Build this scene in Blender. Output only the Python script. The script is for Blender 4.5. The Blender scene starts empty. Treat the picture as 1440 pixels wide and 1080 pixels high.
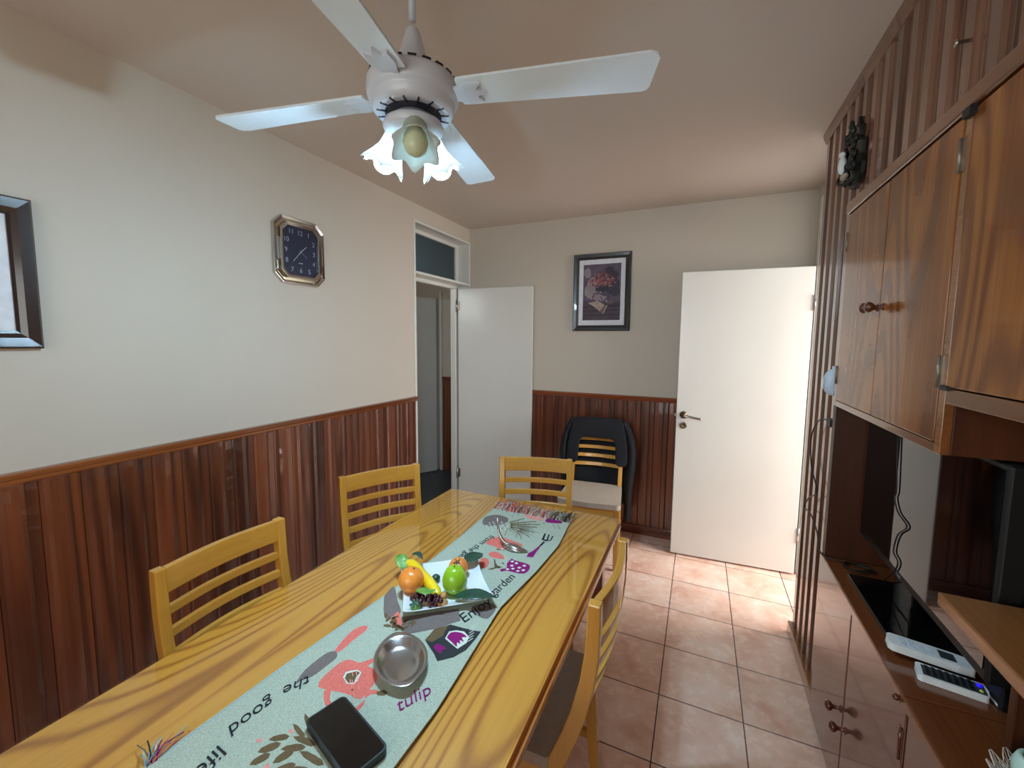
import bpy, bmesh, math, random
from mathutils import Vector, Matrix, Euler
random.seed(7)
PI = math.pi
sc = bpy.context.scene
COL = sc.collection

# ------------------------------------------------------------------ camera
F_PX, YAW, PITCH, ROLL = 587.25, -0.4281, -0.0905, 0.0082
cam_data = bpy.data.cameras.new('camera'); cam = bpy.data.objects.new('camera', cam_data); COL.objects.link(cam)
fw = Vector((math.sin(YAW)*math.cos(PITCH), math.cos(YAW)*math.cos(PITCH), math.sin(PITCH)))
rt = Vector((math.cos(YAW), -math.sin(YAW), 0)); up = rt.cross(fw)
r2 = rt*math.cos(ROLL)+up*math.sin(ROLL); u2 = -rt*math.sin(ROLL)+up*math.cos(ROLL)
cam.matrix_world = Matrix(((r2.x, u2.x, -fw.x, 0), (r2.y, u2.y, -fw.y, 0), (r2.z, u2.z, -fw.z, 1.55), (0, 0, 0, 1)))
cam_data.sensor_width = 36; cam_data.lens = 36*F_PX/1440
cam_data.shift_x = 4.06/1440; cam_data.shift_y = -8.14/1440
cam_data.clip_start = 0.02
sc.camera = cam

# ------------------------------------------------------------------ world, light, exposure
world = bpy.data.worlds.new('world'); sc.world = world; world.use_nodes = True
world.node_tree.nodes['Background'].inputs[0].default_value = (0.80, 0.90, 1.0, 1)
world.node_tree.nodes['Background'].inputs[1].default_value = 1.0
sc.view_settings.view_transform = 'Standard'; sc.view_settings.look = 'None'
sc.view_settings.gamma = 1; sc.view_settings.use_curve_mapping = False
sc.view_settings.exposure = EXPO = 0.08
sc.cycles.use_denoising = True
sc.cycles.max_bounces = 10; sc.cycles.diffuse_bounces = 6; sc.cycles.glossy_bounces = 5
sc.cycles.transparent_max_bounces = 12
sc.cycles.sample_clamp_indirect = 6
sc.cycles.blur_glossy = 0.3

def area(name, loc, target, sx, sy, power, color):
    d = bpy.data.lights.new(name, 'AREA'); d.shape = 'RECTANGLE'; d.size = sx; d.size_y = sy
    d.energy = power; d.color = color
    o = bpy.data.objects.new(name, d); COL.objects.link(o); o.location = loc
    o.rotation_euler = (Vector(target)-Vector(loc)).to_track_quat('-Z', 'Z').to_euler()
    return o
# daylight through the window behind the camera and the next room's far window, then a hall fill
area('daylight_rear_window', (-0.55, -1.42, 1.50), (-0.55, 1.0, 1.40), 1.7, 1.15, 24, (1.0, 0.945, 0.88))
area('daylight_next_room', (2.10, 2.85, 1.55), (0.6, 2.90, 0.6), 1.2, 1.3, 98, (0.95, 0.97, 1.0))
area('fill_hall', (-2.60, 2.05, 2.0), (-2.75, 3.6, 1.0), 0.5, 0.5, 4.5, (0.86, 0.95, 1.0))  # added fill lamp that lifts the dark hall, which has no window
BULB = 920.0

# ------------------------------------------------------------------ helpers
def s2l(c): return tuple(((v/255)/12.92 if v/255 <= 0.04045 else ((v/255+0.055)/1.055)**2.4) for v in c)+(1,)
class NT:
    def __init__(s, name):
        s.m = bpy.data.materials.new(name); s.m.use_nodes = True; s.t = s.m.node_tree
        s.b = s.t.nodes['Principled BSDF']; s.out = s.t.nodes['Material Output']
    def n(s, typ, **kw):
        x = s.t.nodes.new(typ)
        for k, v in kw.items(): setattr(x, k, v)
        return x
    def l(s, a, b): s.t.links.new(a, b)
    def math(s, op, a, b=None, c=None, clamp=False):
        x = s.n('ShaderNodeMath', operation=op, use_clamp=clamp)
        for i, v in enumerate((a, b, c)):
            if v is None: continue
            if isinstance(v, (int, float)): x.inputs[i].default_value = v
            else: s.l(v, x.inputs[i])
        return x.outputs[0]
    def mix(s, f, a, b, blend='MIX'):
        x = s.n('ShaderNodeMix', data_type='RGBA', blend_type=blend)
        for i, v in ((0, f), (6, a), (7, b)):
            if isinstance(v, (int, float)): x.inputs[i].default_value = v
            elif isinstance(v, tuple): x.inputs[i].default_value = v
            else: s.l(v, x.inputs[i])
        return x.outputs[2]
    def coords(s, scale=(1, 1, 1), rot=(0, 0, 0)):
        c = s.n('ShaderNodeTexCoord'); m = s.n('ShaderNodeMapping')
        m.inputs['Scale'].default_value = scale; m.inputs['Rotation'].default_value = rot
        s.l(c.outputs['Object'], m.inputs[0]); return m.outputs[0]
    def noise(s, vec, scale=5, detail=3, rough=0.5, w=None):
        x = s.n('ShaderNodeTexNoise')
        if w is not None:
            x.noise_dimensions = '4D'; s.l(w, x.inputs['W'])
        s.l(vec, x.inputs['Vector']); x.inputs['Scale'].default_value = scale
        x.inputs['Detail'].default_value = detail; x.inputs['Roughness'].default_value = rough
        return x.outputs[0]
    def ramp(s, f, stops):
        x = s.n('ShaderNodeValToRGB'); s.l(f, x.inputs[0]); e = x.color_ramp.elements
        while len(e) < len(stops): e.new(0.5)
        for i, (p, c) in enumerate(stops): e[i].position = p; e[i].color = c
        return x.outputs[0]
    def bump(s, h, strength=0.2, dist=0.002):
        x = s.n('ShaderNodeBump'); x.inputs['Strength'].default_value = strength; x.inputs['Distance'].default_value = dist
        s.l(h, x.inputs['Height']); s.l(x.outputs[0], s.b.inputs['Normal'])
def flat(name, rgb, rough=0.5, metal=0.0, coat=0.0, nscale=30, namt=0.06, bump=0.0, spec=0.5):
    k = NT(name); c = s2l(rgb)
    n = k.noise(k.coords(), nscale, 3)
    d = tuple(v*(1-namt*2) for v in c[:3])+(1,); e = tuple(min(1, v*(1+namt)) for v in c[:3])+(1,)
    k.l(k.ramp(n, [(0.25, d), (0.75, e)]), k.b.inputs['Base Color'])
    k.b.inputs['Roughness'].default_value = rough; k.b.inputs['Metallic'].default_value = metal
    k.b.inputs['Coat Weight'].default_value = coat; k.b.inputs['Coat Roughness'].default_value = 0.05
    k.b.inputs['Specular IOR Level'].default_value = spec
    if bump: k.bump(n, bump, 0.001)
    return k.m
def wood(name, light, mid, dark, axis='z', ring=3.0, lines=14, stretch=0.12, rough=0.25, coat=0.6, coat_rough=0.06, vary=0.25, thin=0.35, contrast=1.0, sharp=2.2, spec=0.5):
    k = NT(name)
    st = {'x': (stretch, 1, 1), 'y': (1, stretch, 1), 'z': (1, 1, stretch)}[axis]
    co = k.coords(st)
    g = k.n('ShaderNodeNewGeometry'); isl = g.outputs['Random Per Island']
    w = k.math('MULTIPLY', isl, 37.0)
    v = k.noise(co, ring, 1.2, 0.4, w)
    warp = k.noise(co, ring*5, 2, 0.5, w)
    ph = k.math('ADD', k.math('MULTIPLY', v, lines*2*PI), k.math('MULTIPLY', warp, 1.6))
    s = k.math('MULTIPLY_ADD', k.math('SINE', ph), 0.5, 0.5)
    s = k.math('POWER', s, sharp)
    fs = {'x': (0.02, 1, 1), 'y': (1, 0.02, 1), 'z': (1, 1, 0.02)}[axis]
    fib = k.noise(k.coords(fs), 160, 3, 0.6, w)
    big = k.noise(co, ring*1.7, 2, 0.5, w)
    f = k.math('ADD', k.math('MULTIPLY', s, thin*contrast), k.math('ADD', k.math('MULTIPLY', fib, 0.35), k.math('MULTIPLY', big, 0.55)))
    f = k.math('SUBTRACT', f, 0.12)
    c = k.ramp(f, [(0.15, s2l(light)), (0.48, s2l(mid)), (0.9, s2l(dark))])
    hv = k.n('ShaderNodeHueSaturation'); k.l(c, hv.inputs['Color'])
    k.l(k.math('MULTIPLY_ADD', isl, vary, 1-vary/2), hv.inputs['Value'])
    k.l(hv.outputs[0], k.b.inputs['Base Color'])
    k.b.inputs['Roughness'].default_value = rough; k.b.inputs['Coat Weight'].default_value = coat; k.b.inputs['Specular IOR Level'].default_value = spec
    k.b.inputs['Coat Roughness'].default_value = coat_rough
    k.bump(fib, 0.12, 0.0006)
    return k.m
def emit(name, rgb, strength):
    k = NT(name); k.b.inputs['Emission Color'].default_value = s2l(rgb); k.b.inputs['Emission Strength'].default_value = strength
    k.b.inputs['Base Color'].default_value = s2l(rgb); return k.m

M = {}
# painted plaster
def paint(name, rgb, bump=0.05):
    k = NT(name); c = s2l(rgb); co = k.coords()
    n = k.noise(co, 1.6, 3); f = k.noise(co, 220, 2)
    k.l(k.ramp(n, [(0.3, tuple(x*0.97 for x in c[:3])+(1,)), (0.7, c)]), k.b.inputs['Base Color'])
    k.b.inputs['Roughness'].default_value = 0.55; k.b.inputs['Specular IOR Level'].default_value = 0.3
    k.bump(f, bump, 0.001); return k.m
M['wall'] = paint('cream_wall_paint', (200, 187, 170))
M['ceil'] = paint('ceiling_paint', (202, 188, 175))
M['white'] = flat('white_gloss_paint', (216, 211, 201), 0.3, coat=0.15, nscale=3, namt=0.015)
M['white_wall'] = paint('white_wall_paint', (225, 225, 222))
M['wains'] = wood('mahogany_boards', (124, 64, 34), (92, 43, 22), (52, 23, 13), 'z', 5, 8, 0.06, 0.35, 0.75, 0.045, 0.55)
M['wains_d'] = flat('mahogany_gap', (48, 20, 12), 0.5, nscale=20)
M['rail'] = wood('dado_rail_wood', (160, 92, 46), (122, 64, 30), (80, 38, 18), 'y', 5, 4, 0.06, 0.22, 0.8, 0.08, 0.1)
M['railx'] = wood('dado_rail_wood_across', (150, 78, 42), (112, 52, 28), (72, 30, 16), 'x', 5, 4, 0.06, 0.22, 0.8, 0.08, 0.1)
M['panel'] = wood('cabinet_wall_boards', (132, 94, 74), (104, 68, 50), (68, 42, 31), 'z', 5, 8, 0.06, 0.25, 0.6, 0.10, 0.5)
M['walnut'] = wood('walnut_veneer', (166, 102, 42), (124, 69, 27), (72, 40, 17), 'z', 3.0, 30, 0.16, 0.22, 0.24, 0.05, 0.12, 0.30, spec=0.3)
M['walnut_y'] = wood('walnut_edging', (152, 96, 50), (118, 69, 34), (76, 42, 20), 'y', 4, 4, 0.08, 0.25, 0.7, 0.08, 0.1)
M['base'] = wood('base_cabinet_veneer', (120, 70, 54), (94, 51, 39), (66, 34, 27), 'z', 3, 16, 0.12, 0.2, 0.55, 0.06, 0.12, 0.25)
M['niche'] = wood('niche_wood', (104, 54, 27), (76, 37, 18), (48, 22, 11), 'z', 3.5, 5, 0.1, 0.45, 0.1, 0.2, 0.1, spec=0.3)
M['counter'] = wood('counter_wood', (126, 68, 34), (90, 46, 22), (52, 24, 12), 'y', 3.2, 5, 0.08, 0.22, 0.6, 0.08, 0.12)
M['pine'] = wood('honey_pine_top', (230, 170, 76), (213, 145, 54), (164, 97, 36), 'y', 2.1, 52, 0.15, 0.35, 0.1, 0.06, 0.08, 0.46, sharp=3.5)
M['pine_edge'] = wood('pine_edge', (196, 128, 62), (170, 100, 44), (124, 66, 28), 'y', 4, 4, 0.08, 0.25, 0.6, 0.06, 0.1)
M['pine_leg'] = wood('table_leg_wood', (150, 78, 42), (122, 56, 30), (80, 32, 18), 'z', 4, 4, 0.08, 0.3, 0.5, 0.06, 0.1)
M['chair'] = wood('blond_chair_wood_upright', (214, 160, 70), (196, 138, 52), (160, 104, 36), 'z', 3, 3, 0.08, 0.2, 0.8, 0.06, 0.12, 0.25)
M['chairx'] = wood('blond_chair_wood_rails', (218, 166, 76), (200, 142, 56), (164, 108, 38), 'x', 3, 3, 0.08, 0.2, 0.8, 0.06, 0.14, 0.25)
M['uphol'] = flat('beige_upholstery', (176, 160, 142), 0.8, nscale=60, namt=0.05, bump=0.2)
M['frame_dark'] = wood('dark_picture_frame', (60, 42, 34), (38, 27, 24), (16, 12, 12), 'z', 6, 4, 0.1, 0.25, 0.7, 0.12, 0.1)
M['frame_black'] = flat('black_picture_frame', (42, 38, 38), 0.35, coat=0.3, nscale=40, namt=0.15)
M['mat'] = flat('white_mount_board', (222, 222, 226), 0.7)
M['chrome'] = flat('polished_metal', (206, 202, 196), 0.14, 1.0, nscale=12)
M['gold'] = flat('gilt_metal', (198, 190, 166), 0.2, 1.0, nscale=12)
M['steel'] = flat('brushed_steel', (190, 190, 190), 0.22, 1.0, nscale=10)
M['brassdark'] = flat('aged_brass', (120, 106, 86), 0.35, 1.0, nscale=12)
M['navy'] = flat('navy_dial', (26, 32, 56), 0.3, nscale=5)
M['grey_ink'] = flat('grey_numerals', (150, 158, 170), 0.5)
M['black'] = flat('black_plastic', (10, 10, 11), 0.5, nscale=40)
M['black_gloss'] = flat('black_gloss_plastic', (10, 10, 11), 0.12, coat=0.4)
M['screen'] = flat('dark_glossy_screen', (6, 6, 7), 0.03, coat=0.0, nscale=2, namt=0.01, spec=0.9)
M['black_case'] = flat('soft_black_case', (16, 16, 18), 0.42)
M['fan'] = flat('white_fan_enamel', (226, 238, 244), 0.35, nscale=8, namt=0.02)
M['fan_grey'] = flat('fan_housing_enamel', (204, 208, 216), 0.3, nscale=8, namt=0.02)
M['slot'] = flat('dark_vent_slots', (30, 32, 46), 0.6)
M['knob'] = flat('turned_dark_knob', (86, 40, 24), 0.2, coat=0.6)
M['hinge'] = flat('old_hinge_metal', (150, 136, 120), 0.4, 0.8)
M['darkiron'] = flat('dark_green_iron', (34, 38, 34), 0.45, 0.3, nscale=60, namt=0.3, bump=0.4)
M['plate'] = flat('white_porcelain', (226, 236, 240), 0.12, coat=0.5, nscale=4, namt=0.01)
M['jacket'] = flat('navy_jacket_cloth', (13, 14, 21), 0.85, nscale=50, namt=0.12, bump=0.3)
M['floor_dark'] = flat('dark_hall_floor', (62, 64, 68), 0.4, nscale=6)
M['pale'] = flat('pale_plastic', (224, 226, 224), 0.35)
M['pale_blue'] = flat('frosted_pale_plastic', (200, 212, 224), 0.4)
M['keypad'] = flat('dark_grey_keypad', (54, 58, 62), 0.5)
M['blue_led'] = emit('blue_button', (30, 20, 230), 0.8)
M['yellow_btn'] = flat('yellow_button', (190, 200, 70), 0.5)
M['lace'] = flat('white_crochet', (214, 204, 192), 0.85)
M['mint'] = flat('mint_ceramic', (190, 220, 204), 0.3, coat=0.4)

def fruit(name, a, b, rough=0.3, scale=9, bump=0.1, bscale=160, coat=0.3):
    k = NT(name); co = k.coords(); n = k.noise(co, scale, 3)
    k.l(k.ramp(n, [(0.3, s2l(a)), (0.7, s2l(b))]), k.b.inputs['Base Color'])
    k.b.inputs['Roughness'].default_value = rough; k.b.inputs['Coat Weight'].default_value = coat
    k.b.inputs['Coat Roughness'].default_value = 0.2
    k.bump(k.noise(co, bscale, 2), bump, 0.001); return k.m
M['orange'] = fruit('orange_peel', (232, 128, 44), (244, 152, 62), bump=0.3)
M['persimmon'] = fruit('mandarin_peel', (226, 130, 48), (238, 158, 78))
M['pear'] = fruit('green_pear_skin', (122, 176, 28), (160, 202, 50), 0.2, 12, 0.03)
M['banana'] = fruit('banana_peel', (240, 200, 20), (250, 218, 40), 0.28, 14, 0.05)
M['grape'] = fruit('dark_grape_skin', (44, 14, 26), (78, 24, 36), 0.15)
M['nut'] = fruit('brown_nut_shell', (150, 96, 44), (206, 156, 90), 0.5, 60, 0.4)
M['leaf_dark'] = fruit('dark_green_leaf', (22, 58, 46), (34, 78, 60), 0.45, 30)
M['leaf_light'] = fruit('light_green_leaf', (74, 130, 44), (126, 176, 78), 0.45, 30)
M['fruit_brown'] = flat('dried_calyx', (100, 66, 34), 0.7)

# glass with a fresnel sheen
def glassy(name, tint, frosted=False):
    k = NT(name); k.t.nodes.remove(k.b)
    tr = k.n('ShaderNodeBsdfTransparent'); tr.inputs[0].default_value = tint
    gl = k.n('ShaderNodeBsdfGlossy'); gl.inputs['Roughness'].default_value = 0.02
    g = k.n('ShaderNodeNewGeometry'); d = k.n('ShaderNodeVectorMath', operation='DOT_PRODUCT')
    k.l(g.outputs['Normal'], d.inputs[0]); k.l(g.outputs['Incoming'], d.inputs[1])
    fr = k.math('MULTIPLY_ADD', k.math('POWER', k.math('SUBTRACT', 1.0, k.math('ABSOLUTE', d.outputs['Value'])), 5.0), 0.93, 0.035)
    mx = k.n('ShaderNodeMixShader'); k.l(fr, mx.inputs[0]); k.l(tr.outputs[0], mx.inputs[1]); k.l(gl.outputs[0], mx.inputs[2])
    o = mx.outputs[0]
    if frosted:
        gl.inputs['Roughness'].default_value = 0.25
        tl = k.n('ShaderNodeBsdfTranslucent'); tl.inputs[0].default_value = tint
        m2 = k.n('ShaderNodeMixShader'); m2.inputs[0].default_value = 0.55
        k.l(o, m2.inputs[1]); k.l(tl.outputs[0], m2.inputs[2]); o = m2.outputs[0]
        n = k.noise(k.coords(), 45, 3); b = k.n('ShaderNodeBump'); b.inputs['Strength'].default_value = 0.5; b.inputs['Distance'].default_value = 0.003
        k.l(n, b.inputs['Height']); k.l(b.outputs[0], gl.inputs['Normal'])
    k.l(o, k.out.inputs[0]); return k.m
M['glass'] = glassy('clear_table_glass', (0.97, 0.985, 0.97, 1))
M['glass_frost'] = glassy('patterned_glass', (0.42, 0.50, 0.54, 1), True)
M['glass_pane'] = glassy('clear_pane', (0.95, 0.97, 0.97, 1))
M['glass_milk'] = glassy('milky_glass', (0.85, 0.9, 0.92, 1), True)
def shade_mat():
    k = NT('fluted_milk_glass'); k.b.inputs['Base Color'].default_value = s2l((226, 226, 206)); k.b.inputs['Roughness'].default_value = 0.25
    tl = k.n('ShaderNodeBsdfTranslucent'); tl.inputs[0].default_value = (0.93, 0.97, 0.97, 1)
    m = k.n('ShaderNodeMixShader'); m.inputs[0].default_value = 0.68
    k.l(k.b.outputs[0], m.inputs[1]); k.l(tl.outputs[0], m.inputs[2]); k.l(m.outputs[0], k.out.inputs[0]); return k.m
M['shade'] = shade_mat()
M['bulb_on'] = emit('lit_bulb', (190, 228, 254), BULB)
M['bulb_off'] = flat('unlit_bulb', (206, 214, 176), 0.25, nscale=6, namt=0.02)

# terracotta floor tiles
def tiles():
    k = NT('terracotta_tiles'); TS = 0.3272
    c = k.n('ShaderNodeTexCoord'); sp = k.n('ShaderNodeSeparateXYZ'); k.l(c.outputs['Object'], sp.inputs[0])
    u = k.math('DIVIDE', k.math('SUBTRACT', sp.outputs[0], -0.0987), TS)
    v = k.math('DIVIDE', k.math('SUBTRACT', sp.outputs[1], 3.1425), TS)
    def line(t, w):
        f = k.math('FRACT', t); d = k.math('MINIMUM', f, k.math('SUBTRACT', 1.0, f))
        return k.math('LESS_THAN', d, w/TS)
    past = k.math('GREATER_THAN', sp.outputs[1], 3.1475)
    gv = k.math('MULTIPLY', line(v, 0.0026), k.math('SUBTRACT', 1.0, past))
    gv2 = k.math('LESS_THAN', k.math('ABSOLUTE', k.math('SUBTRACT', sp.outputs[1], 3.262)), 0.0028)
    g = k.math('MAXIMUM', k.math('MAXIMUM', gv, line(u, 0.0026)), gv2)
    cb = k.n('ShaderNodeCombineXYZ'); k.l(k.math('FLOOR', u), cb.inputs[0]); k.l(k.math('FLOOR', v), cb.inputs[1])
    wn = k.n('ShaderNodeTexWhiteNoise'); wn.noise_dimensions = '2D'; k.l(cb.outputs[0], wn.inputs[0])
    va = k.n('ShaderNodeVectorMath', operation='ADD'); k.l(c.outputs['Object'], va.inputs[0])
    sv = k.n('ShaderNodeVectorMath', operation='SCALE'); k.l(wn.outputs['Color'], sv.inputs[0]); sv.inputs['Scale'].default_value = 9
    k.l(sv.outputs[0], va.inputs[1])
    n1 = k.noise(va.outputs[0], 5, 5, 0.6); n2 = k.noise(va.outputs[0], 22, 4, 0.6)
    f = k.math('ADD', k.math('MULTIPLY', n1, 0.75), k.math('MULTIPLY', n2, 0.25))
    col = k.ramp(f, [(0.33, s2l((208, 156, 132))), (0.5, s2l((228, 190, 168))), (0.68, s2l((236, 212, 195)))])
    hv = k.n('ShaderNodeHueSaturation'); k.l(col, hv.inputs['Color']); k.l(k.math('MULTIPLY_ADD', wn.outputs[0], 0.10, 0.95), hv.inputs['Value'])
    k.l(k.mix(g, hv.outputs[0], s2l((66, 44, 44))), k.b.inputs['Base Color'])
    k.l(k.math('MULTIPLY_ADD', n2, 0.2, 0.16), k.b.inputs['Roughness'])
    k.bump(k.math('SUBTRACT', k.math('MULTIPLY', f, 0.3), g), 0.35, 0.0015)
    return k.m
M['tiles'] = tiles()
def cloth(name, rgb, amt=0.1):
    k = NT(name); c = s2l(rgb); co = k.coords()
    n = k.noise(co, 420, 2, 0.6)
    k.l(k.ramp(n, [(0.32, tuple(x*(1-amt*2.5) for x in c[:3])+(1,)), (0.68, tuple(min(1, x*(1+amt)) for x in c[:3])+(1,))]), k.b.inputs['Base Color'])
    k.b.inputs['Roughness'].default_value = 0.9; k.b.inputs['Specular IOR Level'].default_value = 0.1
    k.bump(n, 0.5, 0.0015); return k.m
CL = {n: cloth('woven_'+n, c) for n, c in dict(sage=(176, 186, 168), coral=(226, 120, 108), taupe=(122, 112, 108), brown=(110, 92, 66),
      pale=(214, 220, 208), dark=(56, 58, 60), magenta=(140, 34, 110), ink=(42, 44, 52), salmon=(236, 150, 140), blue=(130, 170, 186)).items()}

class MB:
    """collects geometry and links it as one mesh object"""
    def __init__(s): s.v = []; s.f = []; s.mi = []; s.sm = []; s.mats = []
    def mat(s, m):
        if m not in s.mats: s.mats.append(m)
        return s.mats.index(m)
    def add(s, vs, fs, m, smooth=False, X=None):
        b = len(s.v); s.v += [tuple(X @ Vector(p)) if X is not None else tuple(p) for p in vs]
        i = s.mat(m)
        for f in fs: s.f.append(tuple(b+q for q in f)); s.mi.append(i); s.sm.append(smooth)
        return s
    def box(s, x0, x1, y0, y1, z0, z1, m, X=None):
        vs = [(x, y, z) for z in (z0, z1) for y in (y0, y1) for x in (x0, x1)]
        return s.add(vs, [(0, 2, 3, 1), (4, 5, 7, 6), (0, 1, 5, 4), (2, 6, 7, 3), (0, 4, 6, 2), (1, 3, 7, 5)], m, False, X)
    def prism(s, poly, lo, hi, m, axis='z', smooth=False, X=None):
        n = len(poly)
        def P(p, h): return {'z': (p[0], p[1], h), 'y': (p[0], h, p[1]), 'x': (h, p[0], p[1])}[axis]
        vs = [P(p, lo) for p in poly]+[P(p, hi) for p in poly]
        fs = [(i, (i+1) % n, n+(i+1) % n, n+i) for i in range(n)]
        b = len(s.v)
        s.add(vs, fs, m, smooth, X); s.add(vs, [tuple(range(n))[::-1], tuple(range(n, 2*n))], m, False, X)
        return s
    def poly(s, pts, m, X=None): return s.add(pts, [tuple(range(len(pts)))], m, False, X)
    def lathe(s, prof, m, seg=24, X=None, smooth=True, wob=None):
        vs = []; fs = []; n = len(prof)
        for j in range(seg):
            a = 2*PI*j/seg
            for i, (r, z) in enumerate(prof):
                if wob: r, z = wob(i, a, r, z)
                vs.append((r*math.cos(a), r*math.sin(a), z))
        for j in range(seg):
            k = (j+1) % seg
            for i in range(n-1): fs.append((j*n+i, k*n+i, k*n+i+1, j*n+i+1))
        return s.add(vs, fs, m, smooth, X)
    def tube(s, pts, r, m, seg=8, smooth=True, X=None, flat=1.0):
        pts = [Vector(p) for p in pts]; n = len(pts); vs = []; fs = []
        rr = r if isinstance(r, (list, tuple)) else [r]*n
        t = (pts[1]-pts[0]).normalized(); ref = Vector((0, 0, 1)) if abs(t.z) < 0.9 else Vector((1, 0, 0))
        a = t.cross(ref).normalized()
        for i, p in enumerate(pts):
            t = (pts[min(i+1, n-1)]-pts[max(i-1, 0)]).normalized()
            a = (a-t*a.dot(t)).normalized(); b = t.cross(a)
            for j in range(seg):
                q = 2*PI*j/seg; vs.append(p+a*rr[i]*math.cos(q)+b*rr[i]*flat*math.sin(q))
        for i in range(n-1):
            for j in range(seg):
                k = (j+1) % seg; fs.append((i*seg+j, i*seg+k, (i+1)*seg+k, (i+1)*seg+j))
        fs += [tuple(range(seg))[::-1], tuple(range((n-1)*seg, n*seg))]
        return s.add(vs, fs, m, smooth, X)
    def sphere(s, c, r, m, seg=20, rings=12, X=None):
        sx, sy, sz = r if isinstance(r, tuple) else (r, r, r)
        prof = [(math.sin(PI*i/rings), -math.cos(PI*i/rings)) for i in range(rings+1)]
        prof[0] = (0.001, -1); prof[-1] = (0.001, 1)
        T = Matrix.Translation(c) @ Matrix.Diagonal((sx, sy, sz, 1))
        return s.lathe(prof, m, seg, (X @ T) if X is not None else T)
    def sweep_rect(s, pts, w, h, m, wdir=(1, 0, 0), X=None):
        """rectangular bar along pts; w along wdir, h across"""
        pts = [Vector(p) for p in pts]; n = len(pts); vs = []; fs = []; wd = Vector(wdir)
        for i, p in enumerate(pts):
            t = (pts[min(i+1, n-1)]-pts[max(i-1, 0)]).normalized(); a = (wd-t*wd.dot(t)).normalized(); b = t.cross(a)
            hh = h[i] if isinstance(h, (list, tuple)) else h; ww = w[i] if isinstance(w, (list, tuple)) else w
            for q, e in ((-1, -1), (1, -1), (1, 1), (-1, 1)): vs.append(p+a*q*ww/2+b*e*hh/2)
        for i in range(n-1):
            for j in range(4):
                k = (j+1) % 4; fs.append((i*4+j, i*4+k, (i+1)*4+k, (i+1)*4+j))
        fs += [(3, 2, 1, 0), tuple(range((n-1)*4, n*4))]
        return s.add(vs, fs, m, False, X)
    def text(s, body, size, m, X, shear=0.25, ext=0.0002, align='CENTER'):
        cu = bpy.data.curves.new('t', 'FONT'); cu.body = body; cu.size = size; cu.extrude = ext; cu.shear = shear
        cu.align_x = align; cu.align_y = 'CENTER'; cu.resolution_u = 3; cu.offset = -0.0003 if size > .03 and ext > .0003 else 0
        o = bpy.data.objects.new('t', cu); COL.objects.link(o); bpy.context.view_layer.update()
        me = bpy.data.meshes.new_from_object(o.evaluated_get(bpy.context.evaluated_depsgraph_get()))
        s.add([v.co.copy() for v in me.vertices], [tuple(p.vertices) for p in me.polygons], m, False, X)
        bpy.data.objects.remove(o); bpy.data.curves.remove(cu); bpy.data.meshes.remove(me); return s
    def build(s, name, parent=None, bevel=0, seg=2, world=False, label=None, fix=True):
        me = bpy.data.meshes.new(name)
        vs = s.v
        if world and parent is not None:
            inv = tree_matrix(parent).inverted(); vs = [tuple(inv @ Vector(p)) for p in vs]
        me.from_pydata([tuple(p) for p in vs], [], s.f)
        for m in s.mats: me.materials.append(m)
        for p, i, q in zip(me.polygons, s.mi, s.sm): p.material_index = i; p.use_smooth = q
        if fix:
            bm = bmesh.new(); bm.from_mesh(me); bmesh.ops.recalc_face_normals(bm, faces=bm.faces); bm.to_mesh(me); bm.free()
        me.update()
        o = bpy.data.objects.new(name, me); COL.objects.link(o)
        if parent is not None: o.parent = parent
        if bevel:
            b = o.modifiers.new('bevel', 'BEVEL'); b.width = bevel; b.segments = seg; b.limit_method = 'ANGLE'; b.angle_limit = 0.7
        if label: o['label'] = label
        return o
def tree_matrix(o):
    m = Matrix.LocRotScale(o.location, o.rotation_euler, o.scale)
    return tree_matrix(o.parent) @ m if o.parent else m
def thing(name, label, cat, loc=(0, 0, 0), rz=0, group=None):
    o = bpy.data.objects.new(name, None); COL.objects.link(o); o.location = loc; o.rotation_euler = (0, 0, rz)
    o.empty_display_size = 0.05; return tag(o, label, cat, group)
def tag(o, label, cat, group=None):
    o['label'] = label; o['category'] = cat
    if group: o['group'] = group
    return o
def struct(o): o['kind'] = 'structure'; return o
def R(d): return math.radians(d)
def tr(x, y, z): return Matrix.Translation((x, y, z))
def rot(a, ax): return Matrix.Rotation(a, 4, ax)
def bez(p, n=8):
    """Catmull-Rom through points"""
    P = [Vector(q) for q in p]; P = [P[0]*2-P[1]]+P+[P[-1]*2-P[-2]]; out = []
    for i in range(1, len(P)-2):
        for k in range(n):
            t = k/n; a, b, c, d = P[i-1:i+3]
            out.append(0.5*((2*b)+(c-a)*t+(2*a-5*b+4*c-d)*t*t+(3*b-a-3*c+d)*t**3))
    out.append(P[-2]); return out
# ------------------------------------------------------------------ the room
XL, YB, ZC, XR, XP, XC = -1.96, 3.40, 2.549, 0.66, 0.525, 0.477
ZW = 1.122
def S(name, mb, **k): return struct(mb.build(name, **k))
S('floor', MB().box(-3.4, 2.4, -1.4, 4.3, -0.05, 0, M['tiles']))
S('floor_hall', MB().box(-3.4, -2.04, 1.9, 4.3, -0.02, 0.002, M['floor_dark']))
S('ceiling', MB().box(-3.4, 2.4, -1.4, 4.3, ZC, ZC+0.08, M['ceil']))
S('wall_left', MB().box(-2.11, XL, -1.4, 2.585, 0, ZC, M['wall']).box(-2.11, XL, 2.585, YB, 2.425, ZC, M['wall']))
S('wall_back', MB().box(-2.11, 0.80, YB, YB+0.1, 0, ZC, M['wall']))
S('wall_right_doorway', MB().box(XR, 0.80, 2.552, 2.585, 0, ZC, M['wall']).box(XR, 0.80, 2.585, 3.25, 2.43, ZC, M['wall']).box(XR, 0.80, 3.25, YB, 0, ZC, M['wall']))
WX0, WX1, WZ0, WZ1 = -1.45, 0.35, 0.92, 2.10
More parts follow.
